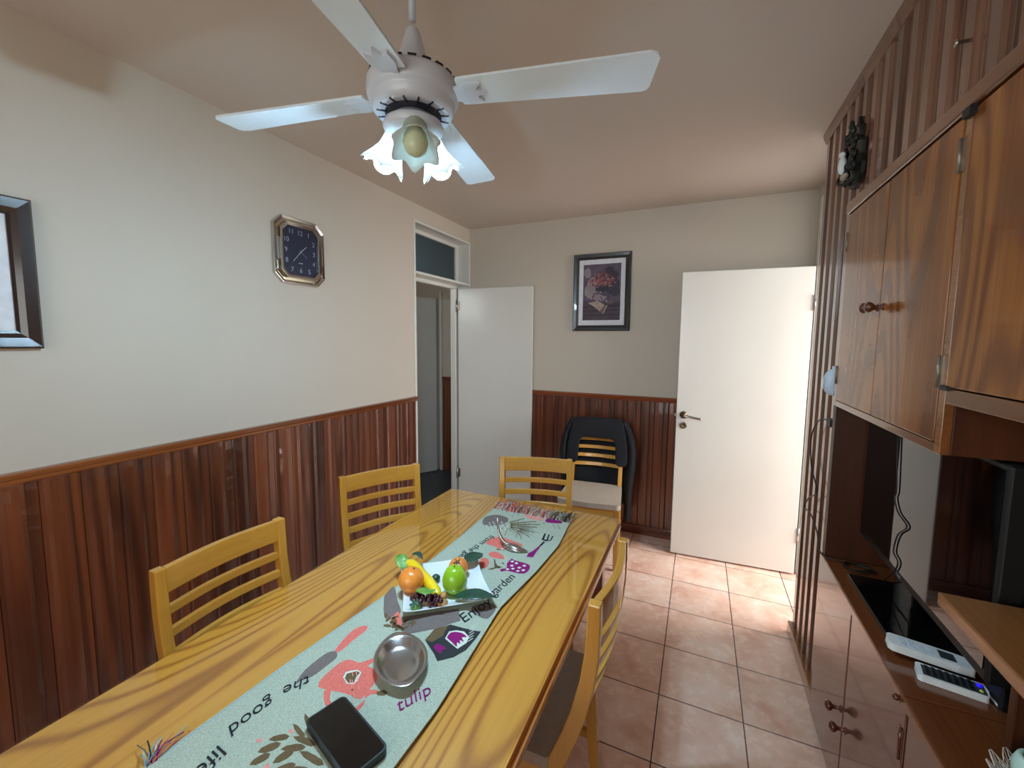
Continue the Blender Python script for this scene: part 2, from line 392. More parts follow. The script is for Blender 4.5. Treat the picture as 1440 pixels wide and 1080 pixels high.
S('wall_rear', MB().box(-2.11, WX0, -1.40, -1.30, 0, ZC, M['wall']).box(WX1, 1.05, -1.40, -1.30, 0, ZC, M['wall'])
  .box(WX0, WX1, -1.40, -1.30, 0, WZ0, M['wall']).box(WX0, WX1, -1.40, -1.30, WZ1, ZC, M['wall']))
w = MB()
for a, b, c, d in ((WX0, WX1, WZ0, WZ0+.05), (WX0, WX1, WZ1-.05, WZ1), (WX0, WX0+.05, WZ0, WZ1), (WX1-.05, WX1, WZ0, WZ1), (-.58, -.52, WZ0, WZ1)):
    w.box(a, b, -1.39, -1.34, c, d, M['white'])
wn = S('window_1', w, bevel=0.004)
MB().box(WX0+.05, WX1-.05, -1.368, -1.362, WZ0+.05, WZ1-.05, M['glass_pane']).build('pane', wn)
# the next room beyond the right doorway, lit by its own window
S('wall_next_room', MB().box(1.052, 2.4, 1.85, 1.95, 0, ZC, M['white_wall']).box(0.80, 2.4, 4.2, 4.3, 0, ZC, M['white_wall'])
  .box(2.25, 2.35, 1.95, 2.2, 0, ZC, M['white_wall']).box(2.25, 2.35, 3.5, 4.2, 0, ZC, M['white_wall'])
  .box(2.25, 2.35, 2.2, 3.5, 0, 0.85, M['white_wall']).box(2.25, 2.35, 2.2, 3.5, 2.25, ZC, M['white_wall']).box(0.80, 0.84, 3.25, 4.2, 0, ZC, M['white_wall']))
# hall beyond the left doorway
S('wall_hall', MB().box(-3.4, -3.3, 1.9, 4.3, 0, ZC, M['wall']).box(-3.4, -2.11, 1.8, 1.9, 0, ZC, M['wall']).box(-3.3, -1.9, 4.12, 4.22, 0, ZC, M['wall'])
  .box(-2.2, -2.11, 3.5, 4.12, 0, ZC, M['wall']))

PROF_L = [(0, 0), (0, .004), (.006, .004), (.010, .009), (.022, .013), (.040, .0145), (.058, .013), (.070, .009), (.074, .004), (.1015, .004), (.1015, 0)]
PROF_R = [(0, 0), (0, .002), (.006, .002), (.013, .017), (.052, .017), (.058, .008), (.080, .008), (.087, .002), (.097, .002), (.097, 0)]
PROF_B = [(0, 0), (0, .005), (.004, .008), (.030, .009), (.060, .009), (.064, .006), (.068, .009), (.095, .009), (.099, .005), (.1, .003), (.1, 0)]
def boards(mb, origin, u, n, length, z0, z1, m, prof, back):
    """vertical moulded boards; origin on the wall, u along it, n out of it; every board its own island"""
    P = prof[-1][0]+0.0025; k = 0; o = Vector(origin); u = Vector(u); n = Vector(n)
    while k*P < length-0.01:
        s = min(1.0, (length-k*P)/P); pts = [o+u*(k*P+a*s)+n*h for a, h in prof]
        mb.prism([(p.x, p.y) for p in pts], z0, z1, m); k += 1
    a = o; b = o+u*length+n*0.0015
    mb.box(min(a.x, b.x)-1e-4, max(a.x, b.x)+1e-4, min(a.y, b.y)-1e-4, max(a.y, b.y)+1e-4, z0, z1, back)
    return mb
# wainscots and their rails
mb = boards(MB(), (XL, -1.3, 0), (0, 1, 0), (1, 0, 0), 3.875, 0.0, ZW-0.03, M['wains'], PROF_L, M['wains_d']); S('trim_1', mb)
rail = [(0, 0), (.010, 0), (.016, .006), (.018, .016), (.024, .022), (.026, .032), (.020, .038), (0, .040)]
S('trim_2', MB().prism([(XL+a, ZW-0.04+b) for a, b in rail], -1.3, 2.578, M['rail'], 'y'))
mb = boards(MB(), (-1.94, YB, 0), (1, 0, 0), (0, -1, 0), 2.58, 0.075, ZW-0.03, M['wains'], PROF_B, M['wains_d']); S('trim_3', mb)
S('trim_4', MB().prism([(YB-a, ZW-0.04+b) for a, b in rail], -1.93, 0.65, M['railx'], 'x'))
S('baseboard_back', MB().box(-1.94, 0.65, YB-0.022, YB, 0.03, 0.078, M['railx']).box(-1.94, 0.65, YB-0.012, YB, 0, 0.03, M['railx']), bevel=0.003)
# boarded wall to the right: end section, and the band above the cabinets
S('wall_right', MB().box(XP+.003, 1.05, 1.975, 2.548, 0, ZC, M['wains_d']).box(0.965, 1.05, -1.3, 1.975, 0, ZC, M['wains_d'])
  .box(XP+.003, 0.965, -1.3, 1.975, 2.062, ZC, M['wains_d']).box(XP+.003, 0.965, -1.3, -0.12, 0, 2.062, M['wall']))
mb = boards(MB(), (XP+.003, 2.55, 0), (0, -1, 0), (-1, 0, 0), 0.595, 0.05, ZC, M['panel'], PROF_R, M['wains_d'])
S('trim_5', mb)
mb = boards(MB(), (XP+.003, 1.955, 0), (0, -1, 0), (-1, 0, 0), 2.0, 2.055, ZC, M['panel'], PROF_R, M['wains_d'])
S('trim_6', mb)
S('trim_7', MB().prism([(XP-.03, ZC-.0), (XP+.003, ZC), (XP+.003, ZC-.045), (XP-.016, ZC-.042), (XP-.026, ZC-.02)], -1.3, 2.56, M['panel'], 'y'))
S('trim_8', MB().box(0.515, 0.66, 2.548, 2.562, 0, ZC, M['panel']), bevel=0.002)
S('trim_9', MB().box(0.468, XP, -0.1, 1.972, 2.022, 2.060, M['walnut_y']), bevel=0.005)
S('baseboard_right', MB().box(0.492, XP, 1.975, 2.56, 0, 0.062, M['walnut_y']), bevel=0.004)

# left doorway: frame, fanlight, open door
x0, x1 = -2.11, -1.952
S('trim_10', MB().box(x0, x1, 2.572, 2.592, 0, 2.43, M['white']).box(x0, x1, 3.384, 3.40, 0, 2.43, M['white']).box(x0, x1, 2.592, 3.384, 2.415, 2.43, M['white'])
  .box(x0, x1, 2.592, 3.384, 2.042, 2.062, M['white']).box(x0, -2.065, 2.592, 3.384, 2.012, 2.042, M['white'])
  .box(x0, -2.075, 2.592, 2.615, 0, 2.02, M['white']).box(x0, -2.055, 3.31, 3.384, 0, 2.012, M['white']), bevel=0.002)
w = MB().box(x0, -2.07, 2.592, 3.384, 2.062, 2.082, M['white']).box(x0, -2.07, 2.592, 3.384, 2.385, 2.415, M['white']).box(x0, -2.07, 2.592, 2.61, 2.082, 2.385, M['white']).box(x0, -2.07, 3.345, 3.384, 2.082, 2.385, M['white'])
wn = S('window_2', w, bevel=0.002)
MB().box(-2.095, -2.089, 2.61, 3.345, 2.082, 2.385, M['glass_frost']).build('pane', wn)
def leaf(name, a, b, z0, z1, th=0.036):
    """door leaf between hinge point a and free edge b; local x runs from the hinge"""
    a = Vector(a); b = Vector(b); L = (b-a).length
    o = MB().box(0, L, 0, th, z0, z1, M['white']).build(name, bevel=0.003)
    o.location = (a.x, a.y, 0); o.rotation_euler = (0, 0, math.atan2(b.y-a.y, b.x-a.x)); return struct(o), L
d1, L1 = leaf('door_1', (-2.035, 3.322), (-1.315, 3.350), 0.008, 2.012, 0.03)
for z in (0.30, 1.86):
    MB().tube([(-.008, -.008, z-.05), (-.008, -.008, z+.05)], .007, M['steel'], 8).box(-.03, .02, -.003, 0, z-.04, z+.04, M['hinge']).build('hinge', d1)
def lever(parent, x, z, s):
    o = MB().lathe([(.001, 0), (.026, 0), (.026, .006), (.010, .010), (.010, .045), (.001, .046)], M['brassdark'], 20, tr(x, 0, z) @ rot(PI/2, 'X'))
    o.tube(bez([(x, -.042, z), (x+s*.03, -.046, z-.004), (x+s*.07, -.044, z-.012), (x+s*.115, -.040, z-.018)]), [.009]*24+[.006], M['steel'], 10)
    o.build('handle', parent)
    MB().lathe([(.001, 0), (.024, 0), (.024, .005), (.020, .007), (.006, .008), (.005, .004), (.001, .004)], M['brassdark'], 20, tr(x, 0, z-.075) @ rot(PI/2, 'X')).build('keyhole_plate', parent)
# right door, swung open across the back wall (local x from the free edge)
d2, L2 = leaf('door_2', (-0.135, 3.168), (0.635, 3.214), 0.012, 2.028, 0.036)
lever(d2, 0.048, 1.035, 1)
MB().box(-.003, 0, .010, .028, .93, 1.10, M['brassdark']).box(-.012, 0, .013, .025, 1.02, 1.04, M['steel']).build('latch', d2)
for z in (0.28, 1.80):
    MB().tube([(L2+.006, -.004, z-.05), (L2+.006, -.004, z+.05)], .007, M['steel'], 8).build('hinge', d2)
# right doorway frame and fanlight
S('trim_11', MB().box(.652, .80, 2.585, 2.603, 0, 2.43, M['white']).box(.652, .80, 3.232, 3.25, 0, 2.43, M['white']).box(.652, .80, 2.603, 3.232, 2.412, 2.43, M['white']).box(.652, .80, 2.603, 3.232, 2.035, 2.07, M['white'])
  .box(.648, .66, 3.25, 3.30, 0, 2.46, M['white']), bevel=0.002)
w = MB().box(.66, .70, 2.603, 3.232, 2.07, 2.10, M['white']).box(.66, .70, 2.603, 3.232, 2.38, 2.412, M['white']).box(.66, .70, 2.603, 2.63, 2.10, 2.38, M['white']).box(.66, .70, 3.20, 3.232, 2.10, 2.38, M['white'])
wn = S('window_3', w, bevel=0.002)
MB().box(.677, .683, 2.63, 3.20, 2.10, 2.38, M['glass_milk']).build('pane', wn)
# hall door and wainscot seen through the left doorway
d3, L3 = leaf('door_3', (-2.94, 3.78), (-2.775, 4.05), 0.008, 2.03)
S('trim_12', MB().box(-2.765, -2.735, 4.095, 4.12, 0, 2.10, M['white']), bevel=0.002)
S('trim_13', boards(MB(), (-2.735, 4.12, 0), (1, 0, 0), (0, -1, 0), 0.525, 0.0, 1.09, M['wains'], PROF_L, M['wains_d']))
S('trim_14', MB().prism([(4.12-a, ZW-0.04+b) for a, b in rail], -2.735, -2.21, M['railx'], 'x'))

# ------------------------------------------------------------------ wall unit on the right
def knob(parent, y, z, x=XC, s=1.0):
    MB().lathe([(.001, 0), (.013*s, 0), (.011*s, .004), (.006*s, .008), (.006*s, .022), (.012*s, .027), (.016*s, .034), (.015*s, .040), (.008*s, .045), (.001, .046)], M['knob'], 16, tr(x, y, z) @ rot(-PI/2, 'Y')).build('knob', parent, world=True)
def hinge(parent, y, z, h=.034, m='hinge'):
    MB().tube([(XC-.004, y, z-h), (XC-.004, y, z+h)], .0032, M[m], 8).box(XC-.003, XC, y-.012, y+.012, z-h, z+h, M[m]).build('hinge', parent, world=True)
def hollow(mb, x0, x1, y0, y1, z0, z1, t, m, m2):
    """carcass open to the room side"""
    return mb.box(x0, x1, y0, y0+t, z0, z1, m).box(x0, x1, y1-t, y1, z0, z1, m).box(x0, x1, y0+t, y1-t, z0, z0+t, m2).box(x0, x1, y0+t, y1-t, z1-t, z1, m2).box(x1-t, x1, y0+t, y1-t, z0+t, z1-t, m2)
F = XC+0.018
u1 = thing('wall_cabinet', 'walnut wall cabinet with two tall doors and paired turned knobs above the television', 'cabinet', (0.72, 1.57, 1.31))
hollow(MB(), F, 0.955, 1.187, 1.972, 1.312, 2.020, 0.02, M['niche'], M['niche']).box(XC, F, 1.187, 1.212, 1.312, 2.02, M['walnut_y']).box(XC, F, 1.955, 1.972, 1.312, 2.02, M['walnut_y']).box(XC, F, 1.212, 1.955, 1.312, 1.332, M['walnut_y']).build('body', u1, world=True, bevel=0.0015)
def door(parent, y0, y1, z0, z1, mat):
    return MB().box(XC-.002, XC+.0165, y0, y1, z0, z1, mat).build('door', parent, world=True, bevel=0.0025)
da = door(u1, 1.586, 1.952, 1.335, 2.018, M['walnut']); knob(da, 1.606, 1.655); hinge(da, 1.953, 1.92); hinge(da, 1.953, 1.43)
db = door(u1, 1.215, 1.583, 1.335, 2.018, M['walnut']); knob(db, 1.560, 1.655); hinge(db, 1.214, 1.94); hinge(db, 1.214, 1.49)
u2 = thing('wall_cabinet', 'shallower-hung walnut wall cabinet with one wide door nearest the camera', 'cabinet', (0.72, 0.7, 1.42))
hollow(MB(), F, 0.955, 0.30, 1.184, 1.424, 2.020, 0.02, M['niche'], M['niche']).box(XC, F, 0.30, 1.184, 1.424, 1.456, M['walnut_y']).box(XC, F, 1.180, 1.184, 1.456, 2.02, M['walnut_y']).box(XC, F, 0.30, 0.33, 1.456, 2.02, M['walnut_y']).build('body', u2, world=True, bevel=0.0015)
dc = door(u2, 0.335, 1.178, 1.459, 2.018, M['walnut'])
MB().box(XC-.006, XC+.004, 1.165, 1.195, 1.452, 1.462, M['black']).build('latch', dc, world=True)
MB().box(XC-.014, XC-.002, 1.168, 1.196, 2.004, 2.022, M['black']).build('latch', dc, world=True)
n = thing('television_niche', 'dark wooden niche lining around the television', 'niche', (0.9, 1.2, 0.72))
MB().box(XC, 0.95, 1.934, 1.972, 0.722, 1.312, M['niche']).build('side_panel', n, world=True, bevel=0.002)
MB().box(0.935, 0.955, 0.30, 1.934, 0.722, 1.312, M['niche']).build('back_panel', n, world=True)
# base cabinets
def base(y0, y1, label):
    c = thing('base_cabinet', label, 'cabinet', (0.72, (y0+y1)/2, 0))
    hollow(MB(), F, 0.955, y0, y1, 0.06, 0.690, 0.02, M['niche'], M['niche']).box(XC+.02, 0.955, y0, y1, 0.0, 0.06, M['black']).build('body', c, world=True)
    return c
b1 = base(1.203, 1.972, 'reddish lower cabinet under the television with two doors and small dark knobs')
e1 = MB().box(XC-.002, XC+.0165, 1.600, 1.970, .045, .692, M['base']).build('door', b1, world=True, bevel=0.0025); knob(e1, 1.622, .345)
e2 = MB().box(XC-.002, XC+.0165, 1.208, 1.592, .045, .692, M['base']).build('door', b1, world=True, bevel=0.0025); knob(e2, 1.566, .318); hinge(e2, 1.221, .60, .04, 'knob')
b2 = base(0.30, 1.200, 'reddish lower cabinet nearest the camera, below the lace doily')
e3 = MB().box(XC-.002, XC+.0165, .74, 1.197, .045, .692, M['base']).build('door', b2, world=True, bevel=0.0025); knob(e3, .80, .318)
e4 = MB().box(XC-.002, XC+.0165, .305, .732, .045, .692, M['base']).build('door', b2, world=True, bevel=0.0025); knob(e4, .70, .318)
ctt = tag(MB().box(XC-.006, .955, 1.228, 1.972, .694, .7208, M['counter']).build('countertop', bevel=0.003), 'dark reddish wooden countertop carrying the television and the remotes', 'countertop')
tag(MB().box(XC-.006, .955, .30, 1.2265, .694, .7195, M['counter']).build('countertop', bevel=0.003), 'plain dark brown countertop section carrying the lace doily', 'countertop')
MB().sphere((XC-.012, 1.236, .704), (.008, .008, .008), M['knob'], 12, 8).build('knob', ctt, world=True)
sh = thing('shelf', 'raised walnut shelf board on an upright support beside the television', 'shelf', (0.72, 0.8, 0.72))
MB().box(.478, .93, .30, 1.138, 1.003, 1.030, M['walnut_y']).build('board', sh, world=True, bevel=0.003)
MB().box(.60, .93, 1.116, 1.136, .7196, 1.003, M['niche']).build('support', sh, world=True, bevel=0.002)

# television on its stand
tv = thing('television', 'black flat-screen television on a glossy black stand inside the cabinet niche', 'television', (0.577, 1.60, 0.7208))
MB().box(-.065, .12, -.19, .20, 0, .012, M['black_gloss']).build('stand', tv, bevel=0.006, seg=3)
MB().box(.015, .05, -.06, .06, .012, .20, M['black_gloss']).build('neck', tv, bevel=0.004)
MB().box(0.0, .045, -.438, .331, .116, .586, M['black']).build('housing', tv, bevel=0.006, seg=3)
MB().box(-.0022, .0, -.426, .319, .142, .574, M['screen']).build('screen', tv)
lg = MB(); X = tr(-.0015, -.015, .129) @ rot(-PI/2, 'Z') @ rot(PI/2, 'X')
lg.lathe([(.0052, 0), (.0062, .0004), (.0052, .0008)], M['grey_ink'], 20, X @ tr(-.012, 0, 0)); lg.text('LG', .012, M['grey_ink'], X @ tr(.003, 0, 0), 0); lg.build('logo', tv)
bx = thing('set_top_box', 'small black set-top box standing in shadow under the raised shelf', 'box', (0.70, 1.29, 0.7208))
MB().box(-.045, .06, -.03, .03, 0, .135, M['black']).build('case', bx, bevel=0.004)
MB().box(-.046, -.0455, -.02, .012, .004, .010, M['pale']).build('indicator', bx)
# remotes
r1 = thing('remote_control', 'white handset remote lying by the edge of the television stand', 'remote control', (.572, 1.385, .735), R(-8))
r1.rotation_euler = (0, R(3), R(-8))
MB().prism([(-.078, -.018), (-.070, -.026), (.055, -.026), (.085, -.022), (.085, .022), (.055, .026), (-.070, .026), (-.078, .018)], 0, .020, M['pale']).build('body', r1, bevel=0.006, seg=3)
k = MB()
for i in range(4):
    for j in range(3): k.box(-.055+i*.018, -.043+i*.018, -.016+j*.012, -.008+j*.012, .020, .0212, M['pale_blue'])
k.build('keypad', r1); MB().box(.022, .052, -.016, .016, .020, .021, M['keypad']).build('display', r1)
r2 = thing('remote_control', 'grey remote with dark keypad and one blue button in front of the white one', 'remote control', (.588, 1.312, .7215), R(-12))
MB().prism([(-.058, -.022), (-.052, -.027), (.062, -.024), (.066, .0), (.062, .024), (-.052, .027), (-.058, .022)], 0, .016, M['pale']).build('body', r2, bevel=0.004, seg=3)
MB().box(-.048, .060, -.020, .020, .016, .0168, M['keypad']).build('faceplate', r2)
k = MB()
for i in range(7):
    for j in range(4): k.box(-.042+i*.0125, -.035+i*.0125, -.017+j*.010, -.010+j*.010, .0168, .0185, M['black'])
k.build('keypad', r2); MB().sphere((.052, .010, .0175), (.006, .006, .004), M['blue_led'], 12, 6).build('blue_button', r2); MB().sphere((.052, -.010, .017), (.004, .005, .003), M['yellow_btn'], 12, 6).build('yellow_button', r2)
# lace doily and small pot
dm = MB(); N = 84; RG = [(.0, 0), (.03, 0), (.055, 0), (.075, .004), (.09, .018), (.102, .036)]
for j in range(N):
    a = 2*PI*j/N; 
    for i, (r, z) in enumerate(RG):
        wv = math.sin(a*14)*(0, 0, 0, .3, .8, 1)[i]
        dm.v.append(((r+wv*.009)*math.cos(a), (r+wv*.009)*math.sin(a), max(.0015, z*(.7+.30*wv)+.0015)))
n6 = len(RG); ix = dm.mat(M['lace'])
for j in range(N):
    k = (j+1) % N
    for i in range(1, n6-1): dm.f.append((j*n6+i, k*n6+i, k*n6+i+1, j*n6+i+1)); dm.mi.append(ix); dm.sm.append(True)
dy = dm.build('doily'); dy.scale = (.72, .72, .9); dy.location = (.612, 1.030, .7196); tag(dy, 'white ruffled crochet doily at the right end of the lower countertop', 'doily')
wf = dy.modifiers.new('lace', 'WIREFRAME'); wf.thickness = .0028; wf.use_replace = True
tag(MB().lathe([(.001, 0), (.022, 0), (.034, .02), (.036, .045), (.030, .062), (.024, .066), (.022, .062), (.028, .045), (.026, .02), (.001, .010)], M['mint'], 28, tr(.604, 1.045, .7215)).build('small_pot'), 'small mint green pot standing on the white lace doily', 'pot')

# things on the boarded wall
og = thing('wall_ornament', 'dark green cast ornament with a small pale figure, on the boards near the ceiling', 'ornament', (XP-.014, 2.035, 2.258))
o = MB().prism([(-.075, -.09), (-.05, -.118), (0, -.128), (.05, -.112), (.08, -.07), (.075, -.02), (.09, .02), (.07, .06), (.05, .085), (.03, .12), (.012, .105), (-.005, .135), (-.02, .10), (-.045, .09), (-.04, .05), (-.07, .03), (-.06, -.02), (-.08, -.05)], -.012, 0, M['darkiron'], 'x')
o.build('backplate', og, bevel=0.004)
o = MB()
random.seed(3)
for i in range(46):
    a = random.uniform(0, 2*PI); q = random.uniform(.35, 1)
    y, z = math.cos(a)*.075*q, math.sin(a)*.115*q
    o.sphere((-.026-random.uniform(0, .022)*(1.2-q), y, z), (.009, .012, .014), M['darkiron'], 8, 6)
o.build('leafwork', og)
MB().sphere((-.050, .0, -.035), (.014, .018, .034), M['pale'], 12, 8).sphere((-.052, .0, .004), (.011, .012, .013), M['pale'], 12, 8).sphere((-.045, -.01, -.08), (.012, .03, .010), M['uphol'], 12, 8).build('figure', og)
MB().tube(bez([(-.05, .03, -.07), (-.06, .0, -.10), (-.05, -.03, -.115), (-.02, -.045, -.10)]), .006, M['darkiron'], 8).build('bracket', og)
tag(MB().lathe([(.001, 0), (.004, 0), (.004, .018), (.009, .019), (.009, .022), (.001, .023)], M['steel'], 10, tr(XP-.014, 1.325, 2.222) @ rot(-PI/2, 'Y')).build('nail'), 'bright metal nail head in the boards above the cabinets', 'nail')
af = thing('air_freshener', 'frosted pale plug-in air freshener on the boards beside the wall cabinet', 'air freshener', (XP-.014, 2.075, 1.395))
MB().prism([(-.028, -.040), (-.018, -.056), (.018, -.056), (.028, -.040), (.028, .030), (.014, .048), (.014, .062), (-.014, .062), (-.014, .048), (-.028, .030)], -.020, 0, M['pale_blue'], 'x').sphere((-.018, 0, -.004), (.034, .029, .054), M['pale_blue'], 20, 12).build('shell', af, bevel=0.004)
MB().box(-.052, -.05, -.014, .014, -.03, .01, M['pale']).build('vent', af)
cb = thing('power_cable', 'thin black cable hanging in loops down the boarded wall to the countertop', 'cable', (XP-.02, 2.2, 1.2))
MB().box(.482, .512, 2.02, 2.075, 1.215, 1.245, M['black']).build('plug', cb, world=True, bevel=0.004)
MB().tube(bez([(.497, 2.07, 1.23), (.490, 2.19, 1.22), (.490, 2.30, 1.16), (.492, 2.345, 1.08), (.492, 2.30, .98), (.490, 2.17, .905), (.490, 2.30, .83), (.492, 2.37, .76), (.49, 2.25, .775), (.488, 2.12, .75), (.472, 2.01, .740), (.466, 1.955, .730), (.475, 1.915, .727), (.52, 1.90, .726), (.56, 1.90, .726)], 8), .0028, M['black'], 8).build('cord', cb, world=True)
MB().tube(bez([(.56, 1.90, .726), (.60, 1.87, .727), (.55, 1.84, .728), (.52, 1.87, .727), (.57, 1.905, .728), (.61, 1.85, .730), (.54, 1.83, .729), (.53, 1.89, .731), (.60, 1.89, .730)], 8), .0026, M['black'], 8).build('coil', cb, world=True)

tag(MB().tube(bez([(.570, 1.667, 1.310), (.570, 1.655, 1.206), (.571, 1.641, 1.10), (.571, 1.648, 1.072), (.571, 1.617, 1.037), (.571, 1.552, 1.018), (.571, 1.603, .971), (.571, 1.622, .911), (.571, 1.588, .894), (.571, 1.60, .86), (.571, 1.66, .80), (.60, 1.75, .737)], 8), .0020, M['black'], 8).build('cable_reflection'), 'thin black strand added as the cable reflection on the television screen', 'cable')  # added tube standing in for the wall cable's reflection in the screen

# ------------------------------------------------------------------ pictures and clock
def picture(label, loc, rz, w, h, fwid, mwid, fm):
    """hangs on a wall; local x along the wall, -y out of it"""
    p = thing('framed_picture', label, 'picture', loc, rz)
    prof = [(0, 0), (0, -.018), (.006, -.024), (.6*fwid, -.020), (.85*fwid, -.012), (fwid, -.010), (fwid, 0)]
    m = MB(); cs = [(-w/2, 0, 1, 1), (w/2, 0, -1, 1), (w/2, h, -1, -1), (-w/2, h, 1, -1)]
    vs = []; n = len(prof)
    for (x, z, a, b) in cs:
        for d, y in prof: vs.append((x+a*d, y, z+b*d))
    fs = [(j*n+i, ((j+1) % 4)*n+i, ((j+1) % 4)*n+i+1, j*n+i+1) for j in range(4) for i in range(n-1)]
    m.add(vs, fs, M[fm]).build('frame', p)
    MB().box(-w/2+fwid, w/2-fwid, -.006, -.002, fwid, h-fwid, M['mat']).build('mount', p)
    return p
p1 = picture('black framed still life of red flowers and an open book, between the two open doors', (-.741, YB-.001, 1.632), 0, .458, .612, .045, .03, 'frame_black')
pr = MB()
def still(name, rgb, a=.16, sc_=16): return flat(name, rgb, .6, nscale=sc_, namt=a)
Cp = {k: still('print_'+k, v) for k, v in dict(bg=(92, 78, 94), lightbg=(146, 132, 136), shade=(58, 48, 64), shelf=(74, 56, 66), dark=(38, 30, 40), vase=(150, 130, 136), vased=(82, 70, 88), book=(170, 148, 132), bookd=(104, 86, 86), red=(150, 64, 66), orange=(176, 106, 80), pink=(172, 120, 124), stem=(52, 42, 54)).items()}
lay = [0]
def pl(pts, c): lay[0] += 1; y = -.0062-.00003*lay[0]; pr.poly([(x, y, z) for x, z in pts], Cp[c])
W0, W1, H0, H1 = -.150, .150, .085, .530
pr.box(W0, W1, -.0062, -.006, H0, H1, Cp['bg'])
def blob(x, z, rx, rz, c, n=14, j=.18):
    pl([(x+rx*(1+random.uniform(-j, j))*math.cos(2*PI*i/n), z+rz*(1+random.uniform(-j, j))*math.sin(2*PI*i/n)) for i in range(n)], c)
random.seed(11)
for i in range(10): blob(random.uniform(-.12, -.04), random.uniform(.25, .47), .03, .04, 'lightbg')
for i in range(8): blob(random.uniform(.05, .12), random.uniform(.30, .48), .03, .04, 'shade')
pl([(W0, .085), (W1, .085), (W1, .23), (W0, .245)], 'shelf')
for z in (.12, .155, .19): pl([(W0, z), (W1, z+.006), (W1, z+.014), (W0, z+.006)], 'dark')
for i in range(26): blob(.005+random.gauss(0, .025), .335+random.gauss(0, .02), .012, .014, 'stem', 8)
for i in range(150):
    a = random.uniform(-.1, PI+.1); q = random.uniform(.15, 1)
    blob(.005+math.cos(a)*.105*q, .36+math.sin(a)*.105*q, random.uniform(.004, .010), random.uniform(.004, .009), random.choice(['red', 'red', 'orange', 'pink', 'stem']), 7, .3)
pl([(-.062, .30), (-.075, .275), (-.070, .25), (-.045, .225), (0, .217), (.045, .225), (.070, .25), (.075, .275), (.062, .30), (0, .308)], 'vased')
for i in range(40): blob(-.010+random.gauss(0, .026), .263+random.gauss(0, .018), .008, .009, 'vase', 7, .3)
pl([(-.105, .225), (-.03, .24), (.03, .205), (-.01, .155), (-.05, .19)], 'book'); pl([(.03, .205), (.05, .20), (.012, .135), (-.01, .155)], 'bookd'); pl([(.045, .205), (.052, .20), (.020, .135), (.012, .138)], 'book')
pl([(.05, .235), (.11, .24), (.085, .215), (.045, .212)], 'bookd')
pr.build('print', p1, fix=False)
p2 = picture('dark brown framed picture on the left wall, cut off by the photo edge', (XL+.001, .300, 1.512), PI/2, .620, .465, .055, .06, 'frame_dark')
# local x runs along +y of the room here
q = MB(); lay[0] = 0; pr = q
q.box(-.185, .185, -.0062, -.006, .115, .35, Cp['lightbg'])
for i in range(14): blob(random.uniform(-.14, .14), random.uniform(.15, .31), .03, .025, random.choice(['shelf', 'bg', 'bookd']))
q.build('print', p2, fix=False)

ck = thing('wall_clock', 'eight-sided silver wall clock with navy dial and grey numerals', 'clock', (XL+.001, 1.590, 2.003), PI/2)
def octo(w, h, c): return [(-w+c, -h), (w-c, -h), (w, -h+c), (w, h-c), (w-c, h), (-w+c, h), (-w, h-c), (-w, -h+c)]
def ring(mb, o, i, y0, yo, yi, m):
    vs = [(x, y0, z) for x, z in o]+[(x, yo, z) for x, z in o]+[(x, yi, z) for x, z in i]+[(x, y0, z) for x, z in i]; n = 8
    fs = [(a*n+k, a*n+(k+1) % n, (a+1)*n+(k+1) % n, (a+1)*n+k) for a in range(3) for k in range(n)]
    return mb.add(vs, fs, m)
W, H = .152, .168
ring(MB(), octo(W, H, .045), octo(W-.016, H-.016, .040), 0, -.022, -.016, M['chrome']).build('outer_frame', ck, bevel=.003)
ring(MB(), octo(W-.015, H-.015, .040), octo(W-.034, H-.034, .034), 0, -.008, -.010, M['gold']).build('backplate', ck)
ring(MB(), octo(W-.028, H-.028, .036), octo(W-.046, H-.046, .030), 0, -.036, -.028, M['chrome']).build('inner_frame', ck, bevel=.003)
for s in (-1, 1):
    MB().box(s*(W-.022)-.009, s*(W-.022)+.009, -.024, -.002, -.055, .055, M['steel']).build('side_plate', ck, bevel=.002)
nm = MB().prism(octo(W-.044, H-.044, .029), -.018, -.004, M['navy'], 'y'); RX, RZ = .082, .096
pos = {12: (0, RZ), 1: (.052, RZ), 2: (RX, .052), 3: (RX+.002, 0), 4: (RX, -.052), 5: (.052, -RZ), 6: (0, -RZ), 7: (-.052, -RZ), 8: (-RX, -.052), 9: (-RX-.002, 0), 10: (-RX, .052), 11: (-.052, RZ)}
for k_, (x, z) in pos.items(): nm.text(str(k_), .034, M['grey_ink'], tr(x, -.0185, z) @ rot(PI/2, 'X'), 0)
nm.box(-.012, .012, -.0188, -.018, -.060, -.056, M['grey_ink'])
nm.build('dial', ck, fix=False)
def hand(a, L, w, y, nme):
    MB().prism([(-w, -.012), (w, -.012), (w*.6, L), (-w*.6, L)], y, y+.0006, M['grey_ink'], 'y', X=rot(a, 'Y')).build(nme, ck)
hand(R(48), .050, .0028, -.0215, 'hour_hand'); hand(R(222), .072, .0022, -.0228, 'minute_hand'); hand(R(128), .045, .0007, -.024, 'second_hand')
